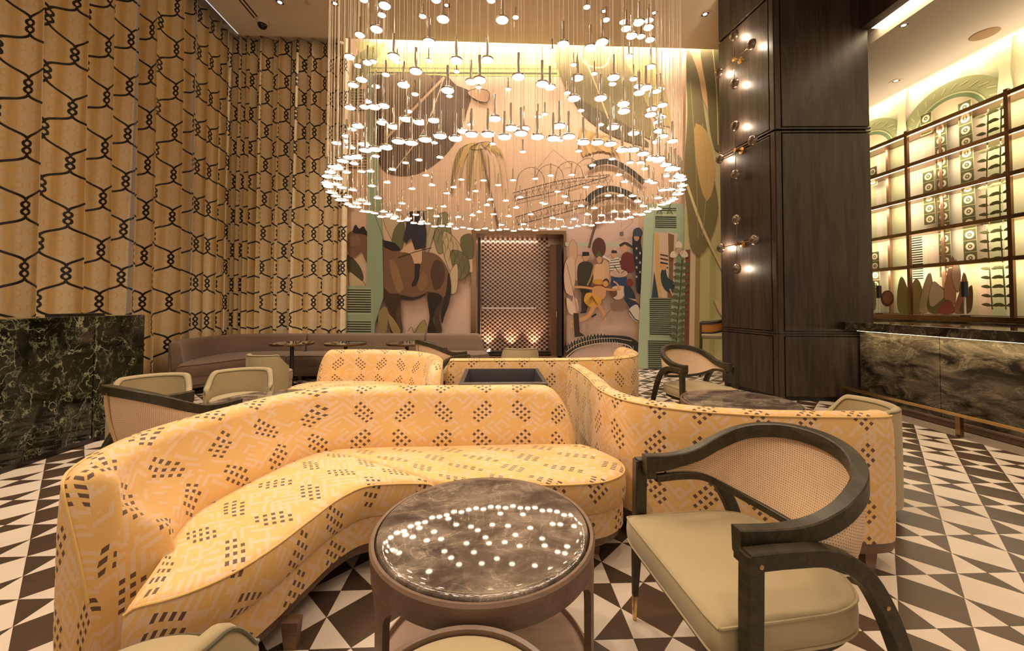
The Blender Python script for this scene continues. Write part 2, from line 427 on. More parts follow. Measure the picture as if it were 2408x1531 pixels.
NX0, NX1, NZ0, NZ1 = -.435, 1.352, .25, 2.645   # niche opening
m = MB(); m.box(-5.4, NX0, YB, YB+.2, 0, 7.2); m.box(NX1, 4.98, YB, YB+.2, 0, 7.2)
m.box(NX0, NX1, YB, YB+.2, NZ1, 7.2); m.box(NX0, NX1, YB+.02, YB+.2, 0, NZ0)
WB = m.build('wall_back', flat('#D9B89B', .8)); tag(WB, kind='structure')
m = MB(); m.box(-5.4, -5.25, -2.5, YB, 0, 7.2); tag(m.build('wall_left', WALLM), kind='structure')
m = MB(); m.box(XR, XR+.15, -2.5, 9, 0, 6.2); tag(m.build('wall_right', flat((.60, .56, .34), .8)), kind='structure')
m = MB(); m.box(4.98, 7.1, YB, YB+.15, 0, 6.2); tag(m.build('wall_far_right', flat((.60, .56, .34), .8)), kind='structure')
m = MB(); m.box(-4.72, 4.98, -2.5, 7.44, CEIL, CEIL+.12)
m.box(-5.4, 4.98, -2.5, YB, 7.0, 7.1); m.box(-5.25, -2.85, 7.44, YB, CEIL+.06, CEIL+.2)
tag(m.build('ceiling', CEILM), kind='structure')
BZ = 4.85
m = MB(); m.box(5.10, 6.72, -2.5, YB, BZ, BZ+.12); m.box(4.98, XR, -2.5, YB, BZ+.5, BZ+.6); m.box(5.1, 6.72, -2.5, YB, BZ-.035, BZ)
tag(m.build('ceiling', CEILM), kind='structure')
m = MB(); m.box(4.84, 4.98, -2.5, 6.15, 4.93, 6.2); tag(m.build('trim_1', COLWOOD), kind='structure')
m = MB(); m.box(4.98, 5.11, -2.5, 5.0, 4.93, 4.95)
st = tag(m.build('cove_strip', EM_STRIP), 'long glowing light strip under the dark header beam by the bar', 'strip light')
m = MB(); m.box(NX1+.02, 4.98, YB-.02, YB, 0, .055); tag(m.build('baseboard_back', flat('#C9A48C', .6)), kind='structure')
light('AREA', 'bar_cove_light', (6.82, 3.6, 4.92), 50, rot=(0, math.radians(-30), 0), size=.06, size_y=8, color=(1, .84, .62))
for y in (1.6, 3.2, 4.6, 5.8): light('SPOT', 'downlight_beam', (5.9, y, BZ-.05), 60, size=.08, spot=1.6, blend=.8)

# window behind the curtains (only slivers of cool daylight pass between them)
wf = thing('window_1', (-5.24, 3.9, 1.4), None, None, kind='structure')
m = MB(); 
for a in (-2.6, -1.3, 0, 1.3, 2.6): m.box(0, .06, a-.03, a+.03, -.6, 4.4)
for b in (-.6, 1.6, 4.4): m.box(0, .06, -2.6, 2.6, b-.03, b+.03)
m.build('window_frame', STEEL, wf); m = MB(); m.box(.02, .03, -2.6, 2.6, -.6, 4.4); m.build('glass', emit('dusk_window', (.66, .76, 1), .4), wf)

# ------------------------------------------------------------------ curtains
def curtain(p0, p1, z0, z1, seed, u0, label, lam=.40, amp=.145):
    p0, p1 = Vector(p0), Vector(p1); L = (p1-p0).length; d = (p1-p0)/L; nrm = Vector((-d.y, d.x))
    rnd = random.Random(seed); N = int(L/.011); base = []; ph = rnd.random()*6; s = 0; phs = []
    lamc = lam
    for i in range(N+1):
        s = L*i/N; lam_l = lam*(1+.28*sin(s*3.1+seed)+.2*sin(s*7.3+2*seed)); ph += 2*pi*(L/N)/lam_l; phs.append(ph)
    ZS = [z0+(z1-z0)*k/14 for k in range(15)]
    rows = []; uvs = []
    for z in ZS:
        f = (z-z0)/(z1-z0); row = []
        for i in range(N+1):
            s = L*i/N; p = phs[i]+.35*sin(2*f+s*2+seed)
            a = amp*(.78+.3*(1-f))*(1+.25*sin(s*5+seed))
            n = a*(sin(p)+.30*sin(2*p+1)) ; tt = .05*sin(2*p+.6)*(a/amp)
            q = p0+d*(s+tt)+nrm*n; row.append((q.x, q.y, z))
        rows.append(row)
    # cloth length measured along the middle row
    mid = [Vector(q) for q in rows[7]]; Lc = lengths(mid)
    for k, z in enumerate(ZS): uvs.append([(u0+l, z) for l in Lc])
    m = MB(); m.grid(rows, uvs=uvs)
    o = m.build('curtain', CURT, smooth='full', solid=.004); tag(o, label, 'curtain', None)
    return u0+Lc[-1]
TOPC = CEIL+.04
u = curtain((XL, .9), (XL, 5.46), .02, TOPC, 3, .26, 'broad patterned curtain with black chain lattice above the green marble wall')
u = curtain((XL, 5.50), (XL, 6.32), .02, TOPC, 5, u, 'narrower chain-lattice curtain hanging between marble wall and brown banquette end')
u = curtain((XL, 6.42), (XL+.02, 7.46), .02, TOPC, 8, u, 'chain-lattice curtain on the side wall just left of the room corner', .27, .085)
u = curtain((XL-.02, 7.60), (-3.90, 7.60), .02, TOPC, 11, u, 'dim chain-lattice curtain on the end wall, in the corner', .25, .08)
u = curtain((-3.89, 7.60), (-2.80, 7.60), .02, TOPC, 14, u, 'chain-lattice curtain on the end wall, next to the horse mural', .25, .08)

# ------------------------------------------------------------------ low green marble wall
mw = thing('marble_partition', (-3.82, 2.5, 0), 'low polished green-black marble wall in front of the curtains', 'partition wall')
for y0, y1 in ((.7, 2.2), (2.2, 3.782), (3.786, 4.30)):
    m = MB(); m.box(-4.0, -3.62, y0, y1-.003, .045, 1.14, b=.003); m.build('marble_slab', G_MARBLE, mw, world=True)
m = MB(); m.box(-3.99, -3.63, .7, 4.29, 0, .045); m.build('base_strip', STEEL, mw, world=True)
m = MB(); m.box(-4.14, -4.0, 3.86, 4.28, .0, 1.158, b=.004); m.build('rear_block', BLACKWOOD, mw, world=True)

# ------------------------------------------------------------------ dark wood column with wall lights
C0, C1, C2, C3 = Vector((3.715, 5.10)), Vector((4.96, 5.03)), Vector((4.96, 6.15)), Vector((3.57, 6.15))
col = thing('wood_column', (4.3, 5.6, 0), 'tall square column clad in dark oak panels', 'column', kind='structure')
m = MB(); m.prism([tuple(q) for q in (C0+Vector((.03, .03)), C1+Vector((-.03, .03)), C2, C3+Vector((.03, 0)))], 0, CEIL); m.build('core', BLACKWOOD, col, world=True)
ZB = [(0, .05, .84), (1, .905, 3.545), (1, 3.605, 6.19)]
def face_panels(A, B, cols, zb, n):
    d = (B-A).normalized(); nn = Vector((d.y, -d.x))
    for s0, s1 in cols:
        for z0, z1 in zb:
            m = MB(); m.M = Matrix(((d.x, nn.x, 0, A.x), (d.y, nn.y, 0, A.y), (0, 0, 1, 0), (0, 0, 0, 1)))
            m.box(s0, s1, -.03, .012, z0, z1, b=.004); m.build('wood_panel', COLWOOD, col, world=True)
LF = (C1-C0).length; LL = (C3-C0).length
face_panels(C0, C1, [(.085, LF-.015)], [(.06, .835), (.915, 3.53), (3.625, 6.19)], 1)
face_panels(C0, C1, [(.0, .068)], [(.03, .872), (.88, 3.565), (3.59, 6.19)], 1)
face_panels(C0, C1, [(.068, LF)], [(.848, .872), (.88, .902), (3.545, 3.565), (3.59, 3.612)], 1)
face_panels(C3, C0, [(LL-.068, LL-.0)], [(.03, .872), (.88, 3.565), (3.59, 6.19)], 1)
face_panels(C3, C0, [(.01, LL-.085)], [(.915, 3.53), (3.625, 5.42), (5.46, 6.19)], 1)
face_panels(C3, C0, [(.01, .36), (.364, .70), (.704, LL-.085)], [(.06, .835)], 1)
face_panels(C3, C0, [(.0, LL-.068)], [(.848, .872), (.88, .902), (3.545, 3.565), (3.59, 3.612)], 1)

dL = (C0-C3).normalized(); nL = Vector((dL.y, -dL.x)); nL = nL if nL.x < 0 else -nL
CUP = flat((.26, .215, .175), .3, .9, 'aged_nickel')
def sconce(z, lit, label):
    c = C3 + dL*((C0-C3).length*.46) + nL*.012
    t = thing('wall_light', (c.x, c.y, z), label, 'wall light', group='four-armed wall lights on the column')
    t.rotation_euler[2] = math.atan2(nL.y, nL.x)          # local +x leaves the wall
    m = MB(); m.M = Matrix.Rotation(pi/2, 4, 'Y'); m.lathe([(.001, 0), (.05, 0), (.05, .018), (.018, .024), (.018, .10), (.03, .105), (.03, .13), (.001, .132)], 24); m.build('wall_mount', BRASS, t, smooth=True)
    for k, (a, b) in enumerate((((0, 0, -.36), (0, 0, .36)), ((0, -.33, -.01), (0, .33, .01)))):
        m = MB(); m.tube([(.115, a[1], a[2]), (.115, b[1], b[2])], .006, 8); m.build('arm', BRONZE, t, smooth=True)
    for k, (yy, zz) in enumerate(((0, .36), (.33, .01), (0, -.36), (-.33, -.01))):
        cup = MB(); prof = [(.001, .055), (.030, .051), (.055, .035), (.070, .012), (.074, -.010), (.070, -.012), (.064, .010), (.050, .028), (.001, .040)]
        cup.M = Matrix.Translation((.115, yy, zz)) @ Matrix.Rotation(pi/2, 4, 'Y'); cup.lathe(prof, 28)
        cu = cup.build('lamp_cup', CUP, t, smooth=True)
        b = MB(); b.M = Matrix.Translation((.108, yy, zz)) @ Matrix.Rotation(pi/2, 4, 'Y'); b.lathe([(.001, -.012), (.042, -.010), (.048, .0), (.001, .02)], 20)
        b.build('bulb', EM_SMALL if lit[k] else flat((.5, .45, .4), .3), cu, smooth=True)
        if lit[k]:
            P = root_matrix(t) @ Vector((.075, yy, zz))
            light('POINT', 'bulb_glow', P, 4.5, size=.03, color=(1, .80, .58))
yr = 1
sconce(4.87, (1, 1, 1, 1), 'topmost four-armed wall light, all bowls lit, on dark column')
sconce(3.52, (1, 0, 0, 1), 'middle four-armed wall light with two bowls lit on dark column')
sconce(2.14, (0, 0, 1, 1), 'lowest four-armed wall light with right and bottom bowls lit')

# ------------------------------------------------------------------ bar
bar = thing('bar_counter', (4.9, 2.5, 0), 'long bar counter with veined dark marble front and overhanging marble top', 'bar counter')
for y0, y1 in ((-1.2, 1.0), (1.0, 2.6), (2.6, 4.06), (4.064, 4.99)):
    m = MB(); m.box(4.72, 4.78, y0, y1-.003, .07, .94); m.build('marble_panel', B_MARBLE, bar, world=True)
m = MB(); m.box(4.70, 4.8, -1.2, 4.99, 0, .07); m.box(4.685, 4.72, -1.2, 4.99, .055, .075); m.build('base_trim', BRONZE_WOOD, bar, world=True)
m = MB(); m.box(4.78, 5.3, -1.2, 4.99, 0, .94); m.build('body', BLACKWOOD, bar, world=True)
m = MB(); m.box(4.45, 5.38, -1.2, 5.0, .94, 1.04, b=.006); m.build('countertop', m_marble('counter_marble', (.012, .010, .007), (.05, .042, .03), (.4, .33, .22), 2.5, .05, 2, .4), bar, world=True)
m = MB(); m.box(4.60, 4.63, -1.1, 4.9, .928, .938); m.build('led_strip', EM_STRIP, bar, world=True)
light('AREA', 'counter_glow', (4.62, 2.2, .925), 14, rot=(0, math.radians(-18), 0), size=.04, size_y=5.4, color=(1, .80, .46))
rail = thing('foot_rail', (4.47, 2.5, 0), 'square bronze foot rail on posts along the bar base', 'foot rail')
m = MB(); m.box(4.455, 4.485, -1, 4.98, .185, .215, b=.003); m.build('rail', BRASS, rail, world=True)
for y in (1.1, 2.4, 3.69, 4.9):
    m = MB(); m.box(4.45, 4.49, y-.02, y+.02, 0, .186); m.build('post', BRONZE, rail, world=True)
    m = MB(); m.box(4.485, 4.72, y-.03, y+.03, .195, .207); m.build('bracket', BRONZE, rail, world=True)

XS = 6.6
bb = thing('back_bar_cabinet', (6.75, 3, 0), 'low dark back-bar cabinet with bronze-edged marble ledge', 'cabinet')
m = MB(); m.box(6.45, XR-.04, -1.2, YB-.1, 0, .98); m.build('body', BLACKWOOD, bb, world=True)
m = MB(); m.box(6.40, XR-.04, -1.2, YB-.1, .98, 1.03, b=.004); m.build('ledge', B_MARBLE, bb, world=True)
m = MB(); m.box(6.5, XR-.04, -1.2, YB-.1, 1.03, 1.105); m.box(6.47, 6.5, -1.2, YB-.1, 1.03, 1.05); m.build('bronze_step', BRONZE, bb, world=True)
sh = thing('lit_bar_shelves', (6.75, 3.5, 1.105), 'tall backlit bronze bar shelving against printed panels', 'shelving')
SZ = [1.854, 2.39, 2.94, 3.48, 3.99]
for z in SZ:
    m = MB(); m.box(XS-.02, XR-.04, -1.0, YB-.15, z, z+.03, b=.003); s1 = m.build('shelf', BRONZE, sh, world=True)
    m = MB(); m.box(XS-.022, XS-.008, -1, YB-.15, z-.022, z+.032); m.build('front_rail', BRONZE, s1, world=True)
    m = MB(); m.box(XS+.06, XS+.07, -1, YB-.2, z-.007, z-.0005); m.build('led_strip', EM_STRIP, s1, world=True)
for y in (7.1, 6.07, 4.81, 3.45, 2.2):
    m = MB(); m.box(XS-.03, XS+.01, y-.022, y+.022, 1.105, 4.05); m.build('upright', BRONZE, sh, world=True)
for y in (6.68, 5.84, 4.6, 4.2):
    m = MB(); m.box(XR-.10, XR-.05, y-.02, y+.02, 1.105, 3.99); m.build('rear_upright', flat((.42, .24, .15), .35, .6), sh, world=True)
light('AREA', 'shelf_top_glow', (XS+.16, 4.0, 4.06), 28, rot=(pi, 0, 0), size=.1, size_y=6.5, color=(1, .83, .62))
for z0, z1 in zip([1.105]+SZ, SZ):
    light('AREA', 'shelf_glow', (XS+.16, 4.6, z1-.02), 22, rot=(0, math.radians(-28), 0), size=.1, size_y=5.2, color=(1, .80, .58), parent=None)

for x, y in ((-4.72, 6.3), (-4.55, 7.38), (-3.6, 7.5), (-3.0, 7.5)):
    light('SPOT', 'floor_uplight_beam', (x+.08, y, .06), 9, rot=(math.radians(180), 0, 0), size=.02, spot=1.0, blend=.9, color=(1, .80, .52))

# ------------------------------------------------------------------ painted mural on the end wall
mural = thing('wall_mural', (.8, YB-.004, 0), 'hand-painted mural of horse, dancers, shutters and giant leaves on the end wall', 'mural')
class Paint:
    """flat print on a plane: thin layers of colour, each .3 mm above the last"""
    def __init__(s, to3, nrm, parent, base=.002, step=.0004): s.to3 = to3; s.n = Vector(nrm); s.k = base; s.st = step; s.g = {}; s.parent = parent
    def poly(s, pts, col, smooth=True, rough=.8):
        p = [s.to3(*q) for q in pts]
        if smooth and len(p) > 3: p = spline(p, max(len(p)*5, 16), True)
        off = s.n*s.k; s.k += s.st
        m = s.g.setdefault(col, MB()); bm = bmesh.new(); vs = [bm.verts.new(q+off) for q in p]
        es = [bm.edges.new((vs[i], vs[(i+1) % len(vs)])) for i in range(len(vs))]
        bmesh.ops.triangle_fill(bm, edges=es, use_beauty=True, normal=s.n); m.addbm(bm)
    def line(s, pts, w, col, smooth=True, closed=False, taper=False):
        p = [s.to3(*q) for q in pts]
        if smooth and len(p) > 2: p = spline(p, len(p)*6, closed)
        if closed: p = p+[p[0]]
        off = s.n*s.k; s.k += s.st; rows = []
        for i, q in enumerate(p):
            t = (p[min(i+1, len(p)-1)]-p[max(i-1, 0)]).normalized(); c = t.cross(s.n)*(w/2*((1-i/len(p)) if taper else 1))
            rows.append([q+c+off, q-c+off])
        s.g.setdefault(col, MB()).grid(rows)
    def rect(s, x0, y0, x1, y1, col): s.poly([(x0, y0), (x1, y0), (x1, y1), (x0, y1)], col, False)
    def done(s, name='painted_picture'):
        A = MB(); mats = []
        for k, (c, m) in enumerate(s.g.items()):
            i = len(A.v); A.v += m.v; A.f += [tuple(i+q for q in f) for f in m.f]; A.uv += m.uv; A.mi += [k]*len(m.f); mats.append(flat(c, .75))
        tag(A.build(name, mats, s.parent, world=True, fix=False), kind='stuff')
P = Paint(lambda x, y: onY(x, y, YB-.004), (0, -1, 0), mural)
TOPY = 111
# ground colours
P.poly([(812, TOPY-12), (1690, TOPY-4), (1690, 545), (812, 545)], '#DDB99A', False)
P.poly([(1330, 545), (1690, 545), (1690, 864), (1330, 864)], '#DDB99A', False)
P.poly([(812, 545), (1109, 545), (1109, 864), (812, 864)], '#DDB99A', False)
P.poly([(1330, 500), (1500, 500), (1500, 560), (1480, 864), (1330, 864)], '#D6B7A8', False)
P.poly([(905, 640), (1000, 700), (1112, 660), (1112, 800), (880, 800)], '#DCBCAA', True)
# painted cornice at the top
P.poly([(832, 98), (1310, 100), (1330, 180), (868, 178), (850, 130)], '#B9B26C', False)
for y, c in ((128, '#8D9656'), (147, '#CFC588'), (160, '#7D8450'), (171, '#4E5136')): P.line([(868, y), (1310, y+2)], .03, c, False)
P.poly([(832, 140), (860, 116), (905, 100), (880, 150), (850, 200), (835, 260), (828, 200)], '#7F7F47')
# big brown forms behind the pendants
P.poly([(872, 182), (960, 179), (1052, 181), (1072, 200), (1108, 218), (1098, 262), (1085, 310), (1040, 372), (985, 408), (935, 414), (900, 400), (886, 350), (880, 260)], '#5E4734')
P.poly([(905, 184), (1020, 183), (950, 270), (912, 320), (896, 260)], '#7E6548')
P.line([(1045, 182), (960, 270), (905, 330)], .05, '#D3A67C'); P.line([(1045, 182), (1000, 300), (930, 400)], .02, '#D9B894')
P.line([(870, 178), (872, 330), (878, 500)], .10, '#97A382', False)
for y in range(212, 262, 7): P.line([(826, y), (862, y)], .018, '#3E3A27', False)
for y in range(332, 400, 7): P.line([(818, y), (862, y)], .018, '#3E3A27', False)
# olive giant leaves, upper right
P.poly([(1308, 108), (1460, 110), (1500, 170), (1520, 250), (1540, 330), (1480, 300), (1400, 255), (1345, 225), (1315, 170)], '#77693F')
P.poly([(1345, 225), (1400, 255), (1480, 300), (1530, 345), (1440, 320), (1370, 270)], '#564B2E')
P.line([(1375, 140), (1400, 200), (1430, 280)], .03, '#CBB077'); P.line([(1360, 110), (1375, 150), (1420, 158), (1440, 112)], .03, '#D9BE86')
P.poly([(1460, 112), (1520, 112), (1560, 200), (1575, 300), (1540, 280), (1500, 200)], '#A79656')
# palm tuft
for k in range(17):
    a = -1.5+3.0*k/16; L = 95+40*((k*7) % 5)/5; sx = sin(a)
    tip = (1130+L*.62*sx, 352+L*(.95-.25*abs(sx))+12*((k*3) % 4)); mid = (1130+L*.42*sx, 336+L*.18); w_ = 7
    P.poly([(1128, 336), (mid[0]-w_*.4, mid[1]-w_), (tip[0], tip[1]), (mid[0]+w_*.3, mid[1]+w_)], ('#BE9C5E', '#A4864E', '#866F45', '#C9AA6C')[k % 4])
P.line([(1130, 350), (1150, 440), (1172, 535)], .045, '#7A5B40')
P.poly([(1100, 218), (1120, 210), (1150, 218), (1146, 240), (1118, 235)], '#C9A27D'); P.line([(1098, 220), (1120, 210), (1150, 218), (1144, 243), (1116, 234)], .012, '#4A3A2A', closed=True)
P.line([(1105, 350), (1125, 338), (1152, 336), (1136, 352)], .012, '#4A3A2A', closed=True)
# feathery tree, right of centre
for k in range(9): P.poly([(1365+k*9, 300+k*3), (1380+k*10, 330+k*6), (1372+k*8, 372-k*4), (1362+k*6, 330)], ('#C09A5E', '#A68550', '#D0A66C')[k % 3])
# wire airship drawn in line
for (x0, y0, x1, y1, d) in ((1206, 455, 1432, 412, 52), (1212, 512, 1440, 462, 40)):
    P.line([(x0, y0), ((x0+x1)/2, (y0+y1)/2-8), (x1, y1)], .016, '#4B3B2E')
    P.line([(x0+4, y0+18), ((x0+x1)/2, (y0+y1)/2+14), (x1, y1+3)], .016, '#4B3B2E')
    for k in range(17):
        f = k/16; X = x0+(x1-x0)*f; Y0 = y0+(y1-y0)*f-8*sin(pi*f); P.line([(X, Y0), (X+8, Y0+18)], .008, '#5A4738', False); P.line([(X+8, Y0), (X, Y0+18)], .008, '#5A4738', False)
for k in range(4):
    cx = 1248+k*45; cy = 430-k*7; P.line([(cx-36, cy+20), (cx-26, cy-20), (cx, cy-34), (cx+24, cy-22), (cx+34, cy+8)], .012, '#6A563F')
P.line([(1300, 355), (1262, 400)], .008, '#6A563F', False); P.line([(1300, 355), (1345, 392)], .008, '#6A563F', False); P.line([(1340, 430), (1330, 500)], .01, '#6A563F', False)
for x in (1236, 1288, 1336, 1376): P.line([(x, 450), (x+6, 500)], .01, '#6A563F', False)
# dark serpents
P.line([(1382, 398), (1402, 386), (1440, 384), (1478, 404), (1512, 432)], .11, '#3B342A'); P.line([(1378, 476), (1396, 458), (1432, 446), (1470, 456), (1500, 474)], .12, '#3B342A')
P.poly([(1384, 515), (1396, 496), (1430, 484), (1475, 484), (1500, 492), (1470, 494), (1430, 500), (1400, 520)], '#9A7A5A')
# left: shutter, leaves, horse and rider
P.poly([(812, 864), (814, 520), (830, 500), (1108, 500), (1112, 640), (905, 660), (880, 740), (870, 864)], '#D8B99D', False)
for (pts, c) in (([(905, 510), (940, 500), (960, 540), (950, 600), (920, 560)], '#C7AE8C'), ([(930, 540), (950, 520), (945, 590), (925, 580)], '#6B6645'), ([(1020, 520), (1050, 500), (1060, 560), (1035, 600)], '#8C8462'),
    ([(1045, 545), (1078, 570), (1100, 640), (1070, 650), (1045, 600)], '#C9B08E'), ([(1062, 590), (1096, 600), (1104, 640), (1080, 660)], '#757050'), ([(1085, 560), (1108, 552), (1110, 610), (1092, 600)], '#6B6645'),
    ([(1060, 640), (1075, 620), (1072, 690), (1058, 690)], '#CDB595'), ([(820, 600), (850, 630), (856, 660), (835, 668), (822, 640)], '#4E4A33'), ([(960, 505), (975, 500), (990, 560), (965, 560)], '#9A8F6C'),
    ([(825, 640), (840, 650), (862, 672), (850, 690), (828, 680)], '#CDB595'), ([(1000, 500), (1030, 500), (1020, 560), (1004, 600)], '#B5A37F')):
    P.poly(pts, c); P.line(pts, .008, '#54452F', closed=True)
for k in range(26):
    x = 1006+((k*37) % 100); y = 515+((k*53) % 150); P.line([(x, y), (x+6, y+18), (x+2, y+38)], .006, '#5B4C38')
HB, HD, HL = '#7A5A42', '#33241C', '#92704F'
P.poly([(1022, 690), (1046, 700), (1034, 740), (1040, 781), (1026, 783), (1022, 745), (1008, 712)], '#4B3527')
P.poly([(920, 690), (940, 690), (945, 740), (948, 783), (934, 783), (930, 740)], '#5B4130')
P.poly([(822, 552), (840, 541), (862, 545), (880, 562), (905, 580), (930, 592), (960, 596), (1000, 594), (1028, 600), (1048, 622), (1058, 648), (1054, 682), (1040, 704), (1022, 700), (1008, 686), (990, 698), (965, 702), (940, 698), (925, 706), (906, 694), (896, 668), (880, 640), (862, 612), (852, 592), (842, 602), (828, 606), (821, 590), (819, 570)], HB)
P.poly([(904, 676), (920, 690), (942, 692), (944, 715), (934, 735), (936, 783), (922, 783), (920, 740), (908, 712)], '#46311F')
P.poly([(1008, 690), (1030, 690), (1042, 700), (1026, 728), (1020, 750), (1028, 783), (1008, 783), (1012, 745), (1008, 715)], '#2B2019')
P.poly([(1014, 640), (1026, 612), (1042, 620), (1048, 645), (1040, 672), (1024, 682), (1018, 664)], '#523B2B')
P.poly([(920, 612), (934, 620), (944, 650), (950, 680), (940, 690), (930, 670), (922, 640)], HL)
P.poly([(996, 640), (1006, 650), (1006, 672), (992, 686), (984, 676)], '#8A6849'); P.poly([(826, 560), (846, 556), (852, 574), (840, 582), (828, 578)], '#86664A')
P.poly([(944, 694), (975, 699), (1004, 690), (994, 699), (968, 706), (946, 702)], HD)
P.poly([(1056, 640), (1062, 672), (1058, 710), (1046, 745), (1041, 762), (1038, 736), (1046, 706), (1052, 676)], '#2E2622')
P.poly([(834, 548), (840, 530), (848, 540), (858, 534), (866, 546), (884, 556), (905, 566), (932, 574), (944, 590), (924, 590), (900, 578), (878, 562), (856, 552)], '#231B17')
P.poly([(956, 580), (972, 572), (990, 574), (994, 596), (991, 622), (978, 622), (968, 600), (948, 592)], '#D6B08C')
P.poly([(962, 500), (998, 498), (1005, 550), (1003, 584), (978, 590), (968, 560), (958, 574), (950, 566), (958, 530)], '#2F2B33', False)
P.poly([(978, 621), (990, 621), (987, 655), (980, 672), (971, 674), (970, 668), (977, 655)], '#2B211C', False); P.line([(938, 607), (985, 592), (1018, 584)], .012, '#33241C')
P.poly([(866, 864), (868, 178), (880, 178), (902, 560), (905, 700), (885, 760), (880, 864)], '#98A98C', False); P.line([(882, 500), (904, 560), (905, 700), (886, 760)], .01, '#4A5A3E', False)
P.poly([(812, 864), (818, 672), (880, 674), (886, 864)], '#A0B094', False)
for a, b in ((681, 737), (755, 800)):
    P.rect(821, a-2, 876, b+2, '#B9C3A0')
    y = a
    while y < b: P.line([(821, y+1.2), (876, y+1.8)], .024, '#2B2A20', False); y += 5.6
P.poly([(896, 730), (912, 722), (910, 782), (898, 782)], '#9A8457'); P.poly([(916, 738), (925, 745), (945, 782), (928, 782)], '#A08A58')
P.poly([(975, 782), (990, 760), (1000, 752), (1004, 765), (1002, 784)], '#A89464'); P.line([(962, 778), (970, 768), (976, 782), (990, 760), (1000, 752), (1005, 765)], .01, '#5A482A')
# right: figures on the beach
P.poly([(1327, 572), (1500, 574), (1500, 582), (1327, 580)], '#B9BDA5', False)
def ell(cx, cy, rx, ry, c, n=14): P.poly([(cx+rx*cos(2*pi*k/n), cy+ry*sin(2*pi*k/n)) for k in range(n)], c)
P.line([(1398, 530), (1390, 555), (1382, 585)], .05, '#6B4E3A')
for cx, cy in ((1345, 565), (1360, 600), (1432, 600), (1420, 610)): P.poly([(cx-9, cy+60), (cx-8, cy+10), (cx, cy), (cx+8, cy+10), (cx+9, cy+60)], '#CFA98A'); P.line([(cx-9, cy+60), (cx-8, cy+10), (cx, cy), (cx+8, cy+10), (cx+9, cy+60)], .006, '#6B5140')
P.poly([(1330, 612), (1345, 608), (1350, 650), (1340, 760), (1356, 740), (1352, 700), (1330, 690)], '#D8B7A2'); P.line([(1330, 620), (1342, 670), (1356, 735)], .008, '#4A3A30')
P.poly([(1357, 625), (1364, 618), (1384, 618), (1392, 626), (1390, 665), (1386, 672), (1375, 735), (1366, 735), (1364, 690), (1356, 668)], '#3A3428')   # dark uniform
ell(1374, 608, 6, 8, '#C79A78'); P.poly([(1366, 604), (1367, 594), (1382, 594), (1383, 603)], '#1F1B17', False); P.line([(1362, 735), (1376, 733)], .03, '#1F1B17', False)
ell(1405, 585, 16, 24, '#5A3526'); P.poly([(1396, 604), (1405, 590), (1414, 604)], '#4F5A35', False); ell(1406, 612, 6, 8, '#C79A78')
P.poly([(1396, 624), (1416, 624), (1420, 650), (1418, 672), (1396, 672), (1392, 650)], '#D8B08C'); P.poly([(1392, 664), (1420, 664), (1414, 690), (1396, 690)], '#8A3B2A'); P.poly([(1390, 660), (1422, 660), (1418, 668), (1394, 668)], '#C9963F'); P.line([(1394, 626), (1386, 655), (1378, 672)], .03, '#B08A4E')
P.poly([(1430, 612), (1450, 606), (1458, 640), (1430, 640)], '#E0D6CC', False)
for k in range(5): P.line([(1430, 614+k*6), (1456, 611+k*6)], .014, '#2B2A33', False)
P.line([(1414, 604), (1432, 614)], .035, '#E0D6CC', False); P.line([(1452, 612), (1486, 610)], .035, '#E0D6CC', False)
ell(1440, 600, 6, 8, '#C79A78'); P.poly([(1433, 597), (1435, 590), (1446, 591), (1447, 597)], '#26262E', False)
P.poly([(1458, 602), (1470, 594), (1484, 602), (1486, 640), (1460, 640)], '#6B2E2A'); ell(1464, 586, 7, 9, '#C79A78'); P.line([(1453, 580), (1466, 574), (1483, 584)], .05, '#3A2A20')
P.poly([(1484, 552), (1494, 540), (1504, 552), (1502, 570), (1508, 620), (1504, 690), (1494, 690), (1490, 640), (1484, 600)], '#26252C'); ell(1492, 560, 6, 9, '#B98A68'); P.poly([(1484, 556), (1486, 542), (1498, 538), (1506, 548), (1504, 556)], '#3C4250')
for k in range(7): ell(1492+(k % 2)*8, 586+k*11, 2, 3, '#C9B99A', 8)
P.poly([(1432, 652), (1470, 652), (1470, 674), (1434, 676)], '#2F3F66', False); ell(1451, 644, 20, 9, '#D5B9A3'); ell(1451, 644, 17, 7, '#C4A58E'); P.line([(1452, 644), (1440, 626)], .01, '#33241C', False); P.line([(1456, 644), (1468, 634)], .01, '#33241C', False)
P.poly([(1436, 676), (1466, 676), (1460, 700), (1446, 705), (1438, 700)], '#D5B9A3'); ell(1438, 690, 9, 9, '#6B4B38')
ell(1476, 666, 8, 10, '#7A2E28'); P.poly([(1464, 672), (1478, 676), (1490, 704), (1486, 716), (1466, 700)], '#2C3346'); P.line([(1466, 702), (1490, 706)], .03, '#D8B08C', False)
